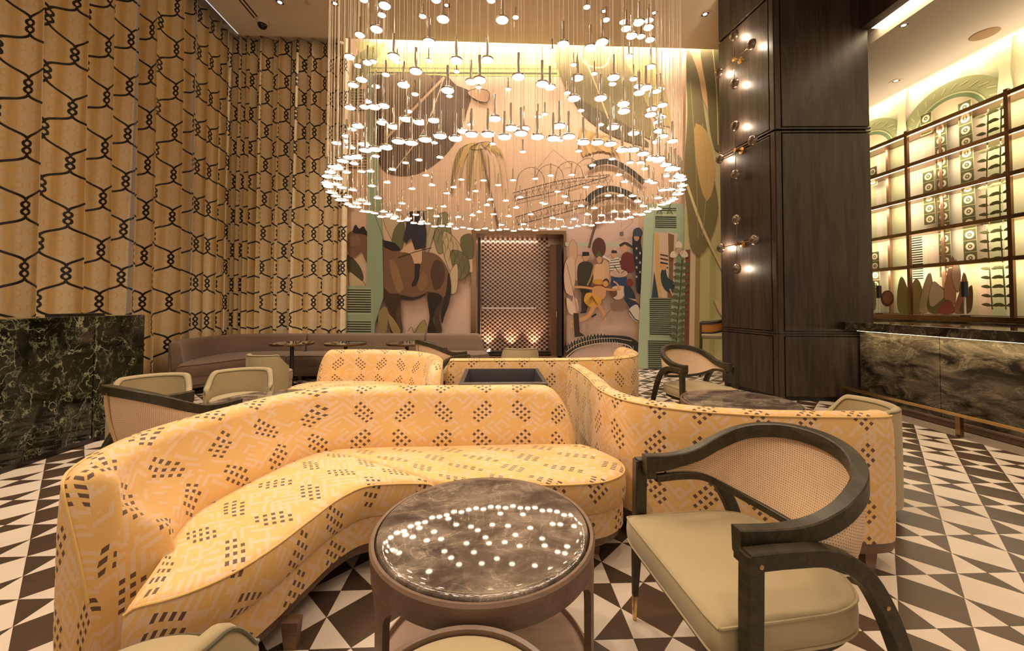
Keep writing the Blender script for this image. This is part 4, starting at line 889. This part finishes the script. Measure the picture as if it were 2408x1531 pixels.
# ------------------------------------------------------------------ sofas
PC = Vector((.057, 2.897))
def sofa(name, label, cat, outer, front, mats, T=(.18, .18), H=.75, zs=.43, ends=((.2, 2.4), (.07, 3)), split=None, legs=(), local=True, sseat=(0, 1), group=None, n=90, zb=.15, zc=.27, wn=None, lean=.0, uoff=0, tipw=None, ctag=None):
    cloth, pipe, wood = mats
    off = PC if local else Vector((0, 0))
    O = [Vector((p.x, p.y)) for p in spline([(x+off.x, y+off.y, 0) for x, y in outer], n)]
    Fr = [Vector((p.x, p.y)) for p in spline([(x+off.x, y+off.y, 0) for x, y in front], n)]
    L = lengths(O); Nn = []
    for i in range(n):
        t = (O[min(i+1, n-1)]-O[max(i-1, 0)]).normalized(); Nn.append(Vector((-t.y, t.x)))
    c = sum(O, Vector((0, 0)))/n
    root = thing(name, (c.x, c.y, 0), label, cat, group=group)
    def endf(s, r, p): 
        f = min(max(s/r, 0), 1); return (1-(1-f)**p)**(1/p)
    # dense stations near the ends
    st = sorted(set([L[-1]*k/(n-1) for k in range(n)] + [ends[0][0]*(k/14)**2 for k in range(15)] + [L[-1]-ends[1][0]*(k/14)**2 for k in range(15)]))
    def samp(A, s):
        import bisect
        j = min(max(bisect.bisect_right(L, s)-1, 0), n-2); f = (s-L[j])/(L[j+1]-L[j]); return A[j].lerp(A[j+1], f)
    rows = []; uvs = []; pipe_o = []; pipe_i = []
    for s in st:
        o = samp(O, s); nn = samp(Nn, s).normalized(); f = s/L[-1]; TT = T[0]+(T[1]-T[0])*f
        e = max(endf(s, *ends[0]), .02)*max(endf(L[-1]-s, *ends[1]), .02); et = min(1, endf(s, .05, 2.2))*min(1, endf(L[-1]-s, .05, 2.2)); et = .25+.75*et
        mid = TT*.45
        prof = [(0, zb), (-.004, .30), (-.004, H*.8), (0, H-.045), (.008, H-.018), (.024, H-.004), (.055, H), (.085, H-.006), (.108, H-.022), (.124, H-.05), (.135, H*.82), (TT*.93, H*.68), (TT, zs), (TT, zb+.06)]
        row = [(lambda q, z2: (q.x, q.y, z2))(o+nn*(mid+(d-mid)*et), zb+(z-zb)*e) for d, z in prof]
        if rows: uo += (Vector(row[2])-Vector(rows[-1][2])).length; ui += (Vector(row[11])-Vector(rows[-1][11])).length
        else: uo = ui = uoff
        rows.append(row); uvs.append(([(uo, q[2]+max(p_[0], 0)*et) for q, p_ in zip(row[:7], prof)], [(ui, 1.62*H-q[2]+p_[0]*et) for q, p_ in zip(row[6:], prof[6:])])); pipe_o.append(Vector(row[4])+Vector((-nn.x, -nn.y, .5))*.003)
    m = MB(); m.grid([r[:7] for r in rows], uvs=[u[0] for u in uvs]); m.grid([r[6:] for r in rows], uvs=[u[1] for u in uvs]); m.build('backrest', cloth, root, smooth='full', world=True, weld=True)
    m = MB(); m.tube(pipe_o[2:-2], .0045, 6); m.build('piping', pipe, root, smooth=True, world=True)
    # seat cushions
    I = [O[i]+Nn[i]*((T[0]+(T[1]-T[0])*i/(n-1))-.03) for i in range(n)]
    a, b = int(sseat[0]*(n-1)), int(sseat[1]*(n-1))
    cuts = [a]+([int(q*(n-1)) for q in (split or [])])+[b]
    Lf = lengths(Fr)
    for ci, (i0, i1) in enumerate(zip(cuts, cuts[1:])):
        rows = []; uvs = []; pl = []
        idx = [i0+(i1-i0)*k/60 for k in range(61)]
        for k, fi in enumerate(idx):
            j = min(int(fi), n-2); f = fi-j
            B = I[j].lerp(I[j+1], f); Fp = Fr[j].lerp(Fr[j+1], f); w = (Fp-B); W = max(w.length, .02); dd = w/W
            g = min(k/2.5, (60-k)/2.5, 1); g = sqrt(max(0, 1-(1-g)**2)); zt = zs-.016*(1-g)
            sc = min(1, W/.12)
            prof = [(0, zc), (0, zt-.02), (.02*sc, zt-.004), (W*.35, zt+.008), (W*.7, zt+.008), (W-.05*sc, zt+.002), (W-.022*sc, zt-.004), (W-.006*sc, zt-.012), (W+.002, zt-.028), (W+.007, zt-.075), (W+.004, zc+.02), (W-.006, zc)]
            row = []; uv = []; v = 0; pp = None
            la = (L[j]+(L[j+1]-L[j])*f)*.5+(Lf[j]+(Lf[j+1]-Lf[j])*f)*.5
            for d, z in prof:
                q = B+dd*d; row.append((q.x, q.y, z))
                if pp: v += sqrt((d-pp[0])**2+(z-pp[1])**2)
                pp = (d, z); uv.append((uoff+la, v))
            rows.append(row); uvs.append(uv); q = B+dd*(W-.001); pl.append((q.x, q.y, zt-.015))
        m = MB(); m.grid(rows, uvs=uvs, cap0=True, cap1=True); m.build('seat_cushion', cloth, root, smooth=50, world=True)
        m = MB(); m.tube(pl, .0045, 6); m.build('piping', pipe, root, smooth=True, world=True)
    # upholstered base, plinth and feet
    def ring(z0, z1, ino, inf, mat, nm, uvm=False):
        rows = []; uvs = []
        for i in range(a, b+1):
            o = O[i]+Nn[i]*ino; w = (Fr[i]-o); W = max(w.length, .05); w = w/W; fpt = o+w*max(W-inf, .04); bk = I[i] if uvm else o
            rows.append([(bk.x, bk.y, z0), (fpt.x, fpt.y, z0), (fpt.x, fpt.y, z1), (bk.x, bk.y, z1)])
            uvs.append([(uoff+Lf[i], 0), (uoff+Lf[i], .3), (uoff+Lf[i], .3+z1-z0), (uoff+Lf[i], .8)])
        m = MB(); m.grid(rows, True, uvs=[u+[u[0]] for u in uvs], cap0=True, cap1=True); m.build(nm, mat, root, smooth=30, world=True)
    ring(zb, zc-.003, .02, .010, cloth, 'base', True)
    ring(zb-.05, zb, .010, .035, wood, 'plinth')
    for x, y in legs:
        x += off.x; y += off.y; m = MB(); h = zb-.05
        m.grid([[(x-s_, y-s_*.7, z), (x+s_, y-s_*.7, z), (x+s_, y+s_*.7, z), (x-s_, y+s_*.7, z)] for z, s_ in ((0, .022), (h, .03))], True, cap0=True, cap1=True)
        m.build('leg', wood, root, world=True)
    return root
GM = (GEO, GEO_PIPE, PLINTH)
sofa('curved_sofa', 'nearest curved yellow sofa with brown diamond pattern, facing the camera around the marble table', 'sofa',
     [(.47, -.345), (.2, -.305), (-.4, -.305), (-.78, -.30), (-1.12, -.36), (-1.31, -.56), (-1.415, -.82), (-1.48, -1.07), (-1.50, -1.24), (-1.465, -1.42), (-1.40, -1.57), (-1.30, -1.69)],
     [(.52, -.60), (.61, -.72), (.60, -.88), (.48, -.985), (.3, -1.015), (0, -1.005), (-.28, -.985), (-.53, -.975), (-.655, -1.0), (-.725, -1.10), (-.775, -1.27), (-.82, -1.45), (-.88, -1.59), (-.97, -1.68), (-1.08, -1.725)],
     GM, T=(.19, .27), ends=((.24, 2.2), (.07, 3)), split=[.52], legs=((-.80, -1.36), (.45, -.85), (-1.35, -1.62), (-.5, -.85), (.35, -.45)), group='pinwheel of curved yellow sofas')
sofa('curved_sofa', 'curved yellow diamond-patterned sofa at right seen from behind, beside the cane armchair', 'sofa',
     [(.57, .60), (.60, .30), (.60, -.1), (.585, -.45), (.66, -.72), (.87, -.92), (1.2, -1.035), (1.56, -1.075), (1.80, -1.075), (1.88, -1.03)],
     [(.85, .66), (1.15, .55), (1.2, .1), (1.26, -.2), (1.45, -.40), (1.7, -.46), (1.92, -.50)],
     GM, T=(.19, .19), ends=((.09, 2.6), (.05, 3)), legs=((1.72, -1.035), (.70, .4), (1.1, .45), (1.8, -.55), (.8, -.75)), group='pinwheel of curved yellow sofas', uoff=.1)
sofa('curved_sofa', 'curved yellow diamond-patterned sofa behind the left end of the nearest one, its seat facing us', 'sofa',
     [(-.50, .30), (-.51, .6), (-.56, .95), (-.68, 1.27), (-.98, 1.56), (-1.35, 1.68), (-1.7, 1.70), (-2.02, 1.66)],
     [(-1.08, .32), (-1.12, .55), (-1.2, .8), (-1.4, .95), (-1.75, 1.0), (-2.0, 1.05), (-2.12, 1.2)],
     GM, T=(.19, .18), ends=((.30, 2.0), (.16, 2.3)), legs=((-.6, .4), (-1.0, .45), (-1.9, 1.55), (-1.9, 1.1)), group='pinwheel of curved yellow sofas', uoff=.05)
sofa('curved_sofa', 'farthest curved yellow diamond-patterned sofa, straight back towards us behind the planter', 'sofa',
     [(-.52, .83), (-.1, .83), (.4, .83), (.8, .85), (1.12, .92), (1.36, 1.10), (1.50, 1.42), (1.53, 1.75), (1.46, 2.05)],
     [(-.5, 1.42), (0, 1.46), (.5, 1.46), (.75, 1.6), (.86, 1.85), (.95, 2.1), (1.1, 2.25)],
     GM, T=(.18, .2), ends=((.07, 3), (.22, 2.2)), legs=((-.4, .95), (.5, .95), (1.4, 1.9), (.9, 2.0), (-.4, 1.3)), group='pinwheel of curved yellow sofas', uoff=.15)

BMt = (BROWN, BROWN_PIPE, BRONZE_WOOD)
kw = dict(H=.72, zs=.42, local=False, zb=.13, zc=.24, group='brown banquette sections')
sofa('banquette', 'right end section of the brown wool banquette under the horse mural', 'banquette', [(-.20, 7.42), (-.6, 7.43), (-1.255, 7.43)],
     [(-.10, 6.85), (-.25, 6.66), (-.7, 6.62), (-1.255, 6.62)], BMt, ends=((.14, 2.6), (.02, 3)), legs=((-.3, 6.75), (-.3, 7.3)), **kw)
sofa('banquette', 'middle section of the brown wool banquette behind the three small round tables', 'banquette', [(-1.265, 7.43), (-2.3, 7.43), (-3.36, 7.43)],
     [(-1.265, 6.62), (-2.2, 6.62), (-3.36, 6.62)], BMt, ends=((.02, 3), (.02, 3)), legs=((-1.4, 6.75), (-3.2, 6.75), (-2.3, 7.3)), **kw)
sofa('banquette', 'curved corner section of the brown wool banquette along the curtains', 'banquette',
     [(-3.37, 7.43), (-3.9, 7.42), (-4.36, 7.33), (-4.64, 7.08), (-4.72, 6.6), (-4.67, 6.15), (-4.56, 5.85), (-4.42, 5.62)],
     [(-3.37, 6.62), (-3.55, 6.60), (-3.75, 6.45), (-3.88, 6.22), (-3.98, 6.0), (-4.10, 5.76), (-4.26, 5.56)], BMt, T=(.18, .16), ends=((.02, 3), (.06, 3)), legs=((-3.6, 6.75), (-4.05, 6.05), (-4.45, 5.62)), **kw)

# ------------------------------------------------------------------ planter in the middle of the sofas
pt = thing('planter_box', (.057, 2.897, 0), 'empty square dark steel planter box between the yellow sofas', 'planter')
m = MB(); a, b, h = .29, .260, .75
o_ = [(-a, -a), (a, -a), (a, a), (-a, a)]; i_ = [(-b, -b), (b, -b), (b, b), (-b, b)]; q_ = [(-b*.93, -b*.93), (b*.93, -b*.93), (b*.93, b*.93), (-b*.93, b*.93)]
m.grid([[(*p, 0) for p in o_], [(*p, h-.004) for p in o_], [(p[0]*.985, p[1]*.985, h) for p in o_], [(*p, h) for p in i_], [(*p, h-.25) for p in q_]], True, cap0=True)
m.build('box', flat((.12, .11, .115), .3, .5), pt)
m = MB(); m.box(-b*.95, b*.95, -b*.95, b*.95, h-.26, h-.245); m.build('inner_tray', flat((.06, .058, .062), .35, .4), pt)
for x in (-.08, .10): m = MB(); m.lathe([(.012, h-.245), (.012, h-.21), (.001, h-.208)], 12, (x, .12)); m.build('socket', flat((.25, .22, .2), .3, .8), pt)

# ------------------------------------------------------------------ round marble tables
def round_table(x, y, r, label, z=.50, a0=217.7):
    t = thing('marble_coffee_table', (x, y, 0), label, 'coffee table', group='round marble-topped coffee tables')
    m = MB(); m.lathe([(.001, z-.03), (r-.022, z-.03), (r-.020, z-.004), (r-.024, z+.004), (r-.032, z+.0065), (r-.040, z+.007), (r-.06, z+.007), (.001, z+.007)], 96); m.build('marble_top', T_MARBLE, t, smooth=True)
    m = MB(); m.lathe([(r-.018, z-.035), (r-.016, z), (r-.006, z+.002), (r, z-.006), (r-.006, z-.075), (r-.020, z-.078), (r-.018, z-.035)], 96, cap=False); m.build('rim', BRONZE_WOOD, t, smooth=True)
    for k in range(3):
        A = math.radians(a0+120*k); rows = []
        for zz in (0, .04, .2, z-.16, z-.13, z-.11, z-.095, z-.082, z-.072):
            w = .028+.0*zz
            f = max(0, (zz-(z-.16))/.088); w += .075*f*f*f; hw = w/r
            row = []
            for s_, rr in ((-1, r-.004), (-.33, r-.004), (.33, r-.004), (1, r-.004), (1, r-.026), (.33, r-.026), (-.33, r-.026), (-1, r-.026)): row.append((rr*cos(A+s_*hw), rr*sin(A+s_*hw), zz))
            rows.append(row)
        m = MB(); m.grid(rows, True, cap0=True, cap1=True); m.build('leg', BRONZE_WOOD, t, smooth=30)
    m = MB(); m.lathe([(.001, .03), (r-.03, .03), (r-.012, .036), (r-.010, .068), (r-.018, .072), (r-.022, .052), (.001, .050)], 96); m.build('lower_shelf', m_wood('pink_brown_lacquer', (.30, .19, .14), (.36, .24, .18), .4, 'x', 1) if 'near' in label else BRONZE_WOOD, t, smooth=True)
    return t
round_table(-.035, 1.405, .376, 'nearest round marble coffee table reflecting the chandelier, in front of the curved sofa')
round_table(1.92, 3.08, .43, 'round marble coffee table at right, behind the sofa seen from its back', a0=250)
round_table(-1.76, 3.22, .42, 'round marble coffee table at left behind the nearest sofa, beside a cane chair', a0=200)
def bistro(x, y, label, z=.66, r=.31):
    t = thing('pedestal_table', (x, y, 0), label, 'table', group='small pedestal tables at the banquette')
    m = MB(); m.lathe([(.001, z-.012), (r-.012, z-.012), (r-.012, z), (.001, z)], 64); m.build('marble_top', T_MARBLE, t, smooth=True)
    m = MB(); m.lathe([(r-.013, z-.03), (r-.004, z-.03), (r, z-.012), (r-.003, z+.002), (r-.013, z+.001), (r-.013, z-.03)], 64, cap=False); m.build('metal_rim', BRONZE, t, smooth=True)
    m = MB(); m.lathe([(.001, 0), (.17, 0), (.17, .012), (.035, .02), (.028, .03), (.028, z-.03), (.08, z-.025), (.08, z-.012), (.001, z-.012)], 40); m.build('pedestal', STEEL, t, smooth=True)
    for q in range(3): 
        m = MB(); m.lathe([(.001, z), (.011, z), (.009, z+.018), (.001, z+.019)], 12, (-.07+.05*q, .05+.03*(q % 2))); m.build('fixing_cap', BLACKWOOD, t)
for (px, lb) in ((687, 'leftmost small pedestal table with round marble top, before the brown banquette corner'), (813, 'middle small pedestal table with round marble top before the brown banquette'), (957, 'rightmost small pedestal table with round marble top before the brown banquette')):
    p = onZ(px, 806, .66); bistro(p.x, p.y, lb)

# ------------------------------------------------------------------ cane-back armchairs
def cane_chair(loc, rz, label):
    t = thing('cane_armchair', loc, label, 'chair', rz, group='olive oak cane-back armchairs')
    # seat cushion with boxed edge, rounded at the back
    out = [(x, y) for x, y in ((.27, .262), (.27, .05), (.262, -.1), (.225, -.19), (.13, -.24), (0, -.255), (-.13, -.24), (-.225, -.19), (-.262, -.1), (-.27, .05), (-.27, .262))]
    sp = spline([(x, y, 0) for x, y in out[:]], 60); outline = [(p.x, p.y) for p in sp]
    fr = [( -.27+.54*k/11, .275) for k in range(12)]; outline = outline+[(-.268, .27)]+fr[1:-1]+[(.268, .27)]
    def sc(pl, d): return [(x*(1-d/.27), y*(1-d/.27)) for x, y in pl]
    rows = []
    for d, z in ((.03, .352), (.008, .357), (.0, .37), (-.002, .40), (0, .432), (.006, .443), (.02, .449), (.09, .455), (.2, .459)): rows.append([(x, y, z) for x, y in sc(outline, d)])
    m = MB(); m.grid(rows, True, cap0=True, cap1=True); s_ = m.build('seat', OLIVE, t, smooth='full')
    m = MB(); m.tube([(x, y, .441) for x, y in sc(outline, .001)], .0042, 6, wrap=True); m.tube([(x, y, .36) for x, y in sc(outline, .002)], .0042, 6, wrap=True); m.build('piping', OLIVE, s_, smooth=True)
    m = MB(); m.prism(sc(outline, .02), .325, .353); m.build('seat_frame', FRAME, t)
    up = [(.252, .205, .648), (.256, .10, .652), (.266, -.02, .672), (.265, -.11, .712), (.230, -.20, .760), (.135, -.272, .793), (0, -.30, .804)]
    up = up+[(-x, y, z) for x, y, z in up[-2::-1]]
    lo = [(.250, .16, .592), (.255, .05, .594), (.262, -.04, .582), (.255, -.11, .552), (.205, -.185, .517), (.115, -.23, .499), (0, -.250, .492)]
    lo = lo+[(-x, y, z) for x, y, z in lo[-2::-1]]
    U = spline(up, 81); Lo = spline(lo, 81)
    hs = [.050+.020*max(0, 1-min(k, 80-k)/8) for k in range(81)]
    m = MB(); m.beam(U, hs, [.040 if 8 < k < 72 else .036 for k in range(81)], (0, 0, 1)); m.build('top_rail', FRAME, t, smooth=30)
    m = MB(); m.beam(Lo, .026, .026, (0, 0, 1)); m.build('lower_rail', FRAME, t, smooth=30)
    for nm, k0, dsp in (('cane_panel', 4, -.004), ('cane_panel', 4, .010)):
        rows = []; uvs = []; LU = lengths(U)
        for k in range(k0, 81-k0):
            a, b = Lo[k], U[k]; nx = Vector((b.x, b.y, 0)); nx = nx.normalized() if nx.length > 0 else Vector((0, -1, 0))
            row = [a.lerp(b, f)+nx*(dsp+.012*sin(pi*f)) for f in (0.02, .25, .5, .75, .98)]; rows.append(row)
            uvs.append([(LU[k], (b-a).length*f) for f in (0, .25, .5, .75, 1)])
        m = MB(); m.grid(rows, uvs=uvs); m.build(nm, CANE, t, smooth='full')
    for sx in (-1, 1):
        m = MB(); X = .300*sx
        m.beam([(X*1.10, .212, .0), (X*1.09, .211, .10)], [.013, .020], [.013, .020], (1, 0, 0), ch=.3); tip = m
        fl = MB(); fl.beam([(X*1.09, .211, .10), (X*1.05, .208, .30), (X, .205, .37), (X, .203, .50), (X, .20, .645)], [.020, .032, .038, .040, .040], [.020, .034, .044, .046, .046], (1, 0, 0)); fo = fl.build('front_leg', FRAME, t, smooth=30)
        tip.build('brass_tip', BRASS, fo, smooth=30)
        arc = spline([(X, .215, .628), (X, .10, .628), (X, -.02, .618), (X, -.11, .57), (X*1.0, -.18, .47), (X*1.01, -.235, .33), (X*1.03, -.29, .15), (X*1.05, -.325, .0)], 40)
        m = MB(); m.beam(arc, [.038-.014*max(0, (k-24)/16) for k in range(40)], [.046-.012*max(0, (k-20)/20) for k in range(40)], (1, 0, 0)); m.build('rear_leg', FRAME, t, smooth=30)
        for (y, z) in ((.19, .622), (-.17, .485), (-.262, .24)):
            m = MB(); m.M = Matrix.Translation((X+sx*.0205, y, z)) @ Matrix.Rotation(pi/2*sx, 4, 'Y'); m.lathe([(.006, -.003), (.006, .0015), (.004, .002), (.001, .002)], 14); m.build('brass_screw', BRASS, t, smooth=True)
        m = MB(); m.box(min(X, .235*sx), max(X, .235*sx), .165, .20, .595, .622); m.build('arm_block', FRAME, t)
    for k, ang in enumerate((0,)):
        m = MB(); m.tube([Lo[40]+Vector((0, -.014, 0)), U[40].lerp(Lo[40], .5)+Vector((0, -.026, 0)), U[40]+Vector((0, -.018, -.01))], .004, 6); m.build('rear_seam', BRASS, t)
    return t
R_ = math.radians
cane_chair((.808, 1.305, 0), R_(96), 'nearest cane-back armchair with olive seat, at right of the marble coffee table')
cane_chair((2.02, 3.98, 0), R_(192), 'cane-back armchair facing us behind the right marble coffee table')
cane_chair((-1.87, 2.46, 0), R_(-27), 'cane-back armchair seen from behind at left, next to the green marble wall')
cane_chair((-.66, 5.0, 0), R_(-55), 'distant cane-back armchair turned away before the brown banquette right end')

# ------------------------------------------------------------------ olive tub chairs
def tub_chair(loc, rz, label, s=.92):
    t = thing('tub_chair', loc, label, 'chair', rz, group='olive upholstered tub chairs'); t.scale = (s, s, 1)
    R, T_ = .29, .052; rows = []; top = []; N = 60
    for k in range(N+1):
        ph = R_(-97+194*k/N); a = abs(ph); e = min(1, max(0, (a-R_(60))/R_(34))); e = e*e*(3-2*e); H = .645-.13*e
        dx, dy = sin(ph), -cos(ph); q = (k if k < N/2 else N-k)/2.0; q = min(q, 1); q = sqrt(max(0, 1-(1-q)**2)); TT = T_*(.35+.65*q); mid = R-T_/2
        HH = H-.03*(1-q); row = []
        for d, z in ((.5, .07), (.54, .3), (.50, HH-.03), (.40, HH-.008), (.15, HH), (-.15, HH-.002), (-.42, HH-.012), (-.5, HH-.035), (-.5, .30), (-.45, .12)):
            r = mid+TT*d; row.append((r*dx, r*dy, z))
        rows.append(row); top.append(((mid+TT*.44)*dx, (mid+TT*.44)*dy, HH-.012))
    m = MB(); m.grid(rows, True, cap0=True, cap1=True); m.build('backrest_shell', OLIVE, t, smooth=50)
    m = MB(); m.tube([rows[0][2]]+top+[rows[-1][2]], .0045, 6); b_ = m.build('piping', OLIVE_PIPE, t, smooth=True)
    m = MB(); m.tube([((R-T_*1.02)*sin(R_(-92+184*k/40)), -(R-T_*1.02)*cos(R_(-92+184*k/40)), (.645-.13*(lambda e: e*e*(3-2*e))(min(1, max(0, (abs(R_(-92+184*k/40))-R_(60))/R_(34)))))-.024) for k in range(41)], .0035, 6); m.build('piping', OLIVE_PIPE, t, smooth=True)
    def seat_out(r): return [(r*sin(2*pi*k/64)*(1.0), r*cos(2*pi*k/64)*(1.12 if cos(2*pi*k/64) > 0 else .98)) for k in range(64)]
    m = MB(); rows = [[(x, y, z) for x, y in seat_out(r)] for r, z in ((.225, .29), (.238, .30), (.243, .36), (.238, .405), (.222, .422), (.15, .432), (.06, .435))]; m.grid(rows, True, cap0=True, cap1=True); se = m.build('seat', OLIVE, t, smooth='full')
    m = MB(); m.tube([(x, y, .408) for x, y in seat_out(.239)], .004, 6, wrap=True); m.build('piping', OLIVE_PIPE, se, smooth=True)
    m = MB(); rows = [[(x, y, z) for x, y in seat_out(r)] for r, z in ((.20, .06), (.225, .075), (.234, .28), (.225, .293))]; m.grid(rows, True, cap0=True, cap1=True); m.build('base', OLIVE, t, smooth=40)
    for x, y in ((.15, .17), (-.15, .17), (.15, -.16), (-.15, -.16)): m = MB(); m.lathe([(.012, 0), (.018, .07)], 12, (x, y)); m.build('foot', BRONZE, t, smooth=True)
    return t
tub_chair((-.775, .845, 0), R_(20), 'olive tub chair at the bottom left corner, cut by the frame')
tub_chair((-2.31, 3.74, 0), R_(-160), 'olive tub chair facing us behind the left marble coffee table')
tub_chair((-2.84, 3.45, 0), R_(-150), 'olive tub chair just behind the cane chair seen from its back, near marble wall')
tub_chair((-2.78, 5.12, 0), R_(-20), 'olive tub chair seen from behind before the leftmost pedestal table')
tub_chair((-1.95, 5.45, 0), R_(5), 'olive tub chair mostly hidden behind the yellow sofa, before the middle pedestal table')
tub_chair((-1.42, 5.62, 0), R_(-5), 'olive tub chair almost hidden by the yellow sofa, before the rightmost pedestal table')
tub_chair((.36, 5.75, 0), R_(0), 'olive tub chair seen from behind, in front of the mosaic niche')
tub_chair((2.25, 2.50, 0), R_(72), 'olive tub chair right behind the end of the right sofa, near the bar rail')
st = thing('round_stool', (-.068, .79, 0), 'round stool with olive top and taupe rim at the bottom edge of view', 'stool')
m = MB(); m.lathe([(.001, .02), (.19, .02), (.205, .05), (.236, .40), (.236, .458), (.228, .466), (.219, .462), (.217, .43), (.001, .42)], 64); m.build('shell', BRONZE_WOOD, st, smooth=True)
m = MB(); m.lathe([(.001, .422), (.214, .425), (.215, .450), (.20, .460), (.1, .466), (.001, .467)], 64); m.build('cushion', OLIVE, st, smooth=True)

# ------------------------------------------------------------------ high chair by the striped wall
bs = thing('bar_chair', (3.86, 6.95, 0), 'dark wood high chair with tan cane back, partly behind the column', 'chair', R_(60))
m = MB(); m.box(-.20, .20, -.18, .20, .66, .72, b=.015); m.build('seat', OLIVE, bs)
U = spline([(.24, .18, .93), (.25, 0, .94), (.21, -.15, .97), (.1, -.24, 1.0), (0, -.25, 1.0), (-.1, -.24, 1.0), (-.21, -.15, .97), (-.25, 0, .94), (-.24, .18, .93)], 40); m = MB(); m.beam(U, .045, .03, (0, 0, 1)); m.build('top_rail', FRAME, bs, smooth=30)
Lw = [Vector((p.x*.95, p.y*.95, p.z-.17)) for p in U]; m = MB(); m.beam(Lw, .03, .025, (0, 0, 1)); m.build('lower_rail', FRAME, bs, smooth=30)
m = MB(); m.grid([[a, b] for a, b in zip(Lw, U)], uvs=[[(k*.02, 0), (k*.02, .15)] for k in range(40)]); m.build('cane_panel', flat('#C98A3A', .6), bs)
for x, y in ((.23, .18), (-.23, .18), (.19, -.19), (-.19, -.19)): m = MB(); m.beam([(x*1.1, y*1.1, 0), (x, y, .95)], .032, .032, (1, 0, 0)); m.build('leg', FRAME, bs)
m = MB(); m.tube([(.23, .19, .25), (-.23, .19, .25), (-.2, -.2, .25), (.2, -.2, .25)], .01, 6, wrap=True); m.build('footrest', BRASS, bs)
bpy.context.view_layer.update()
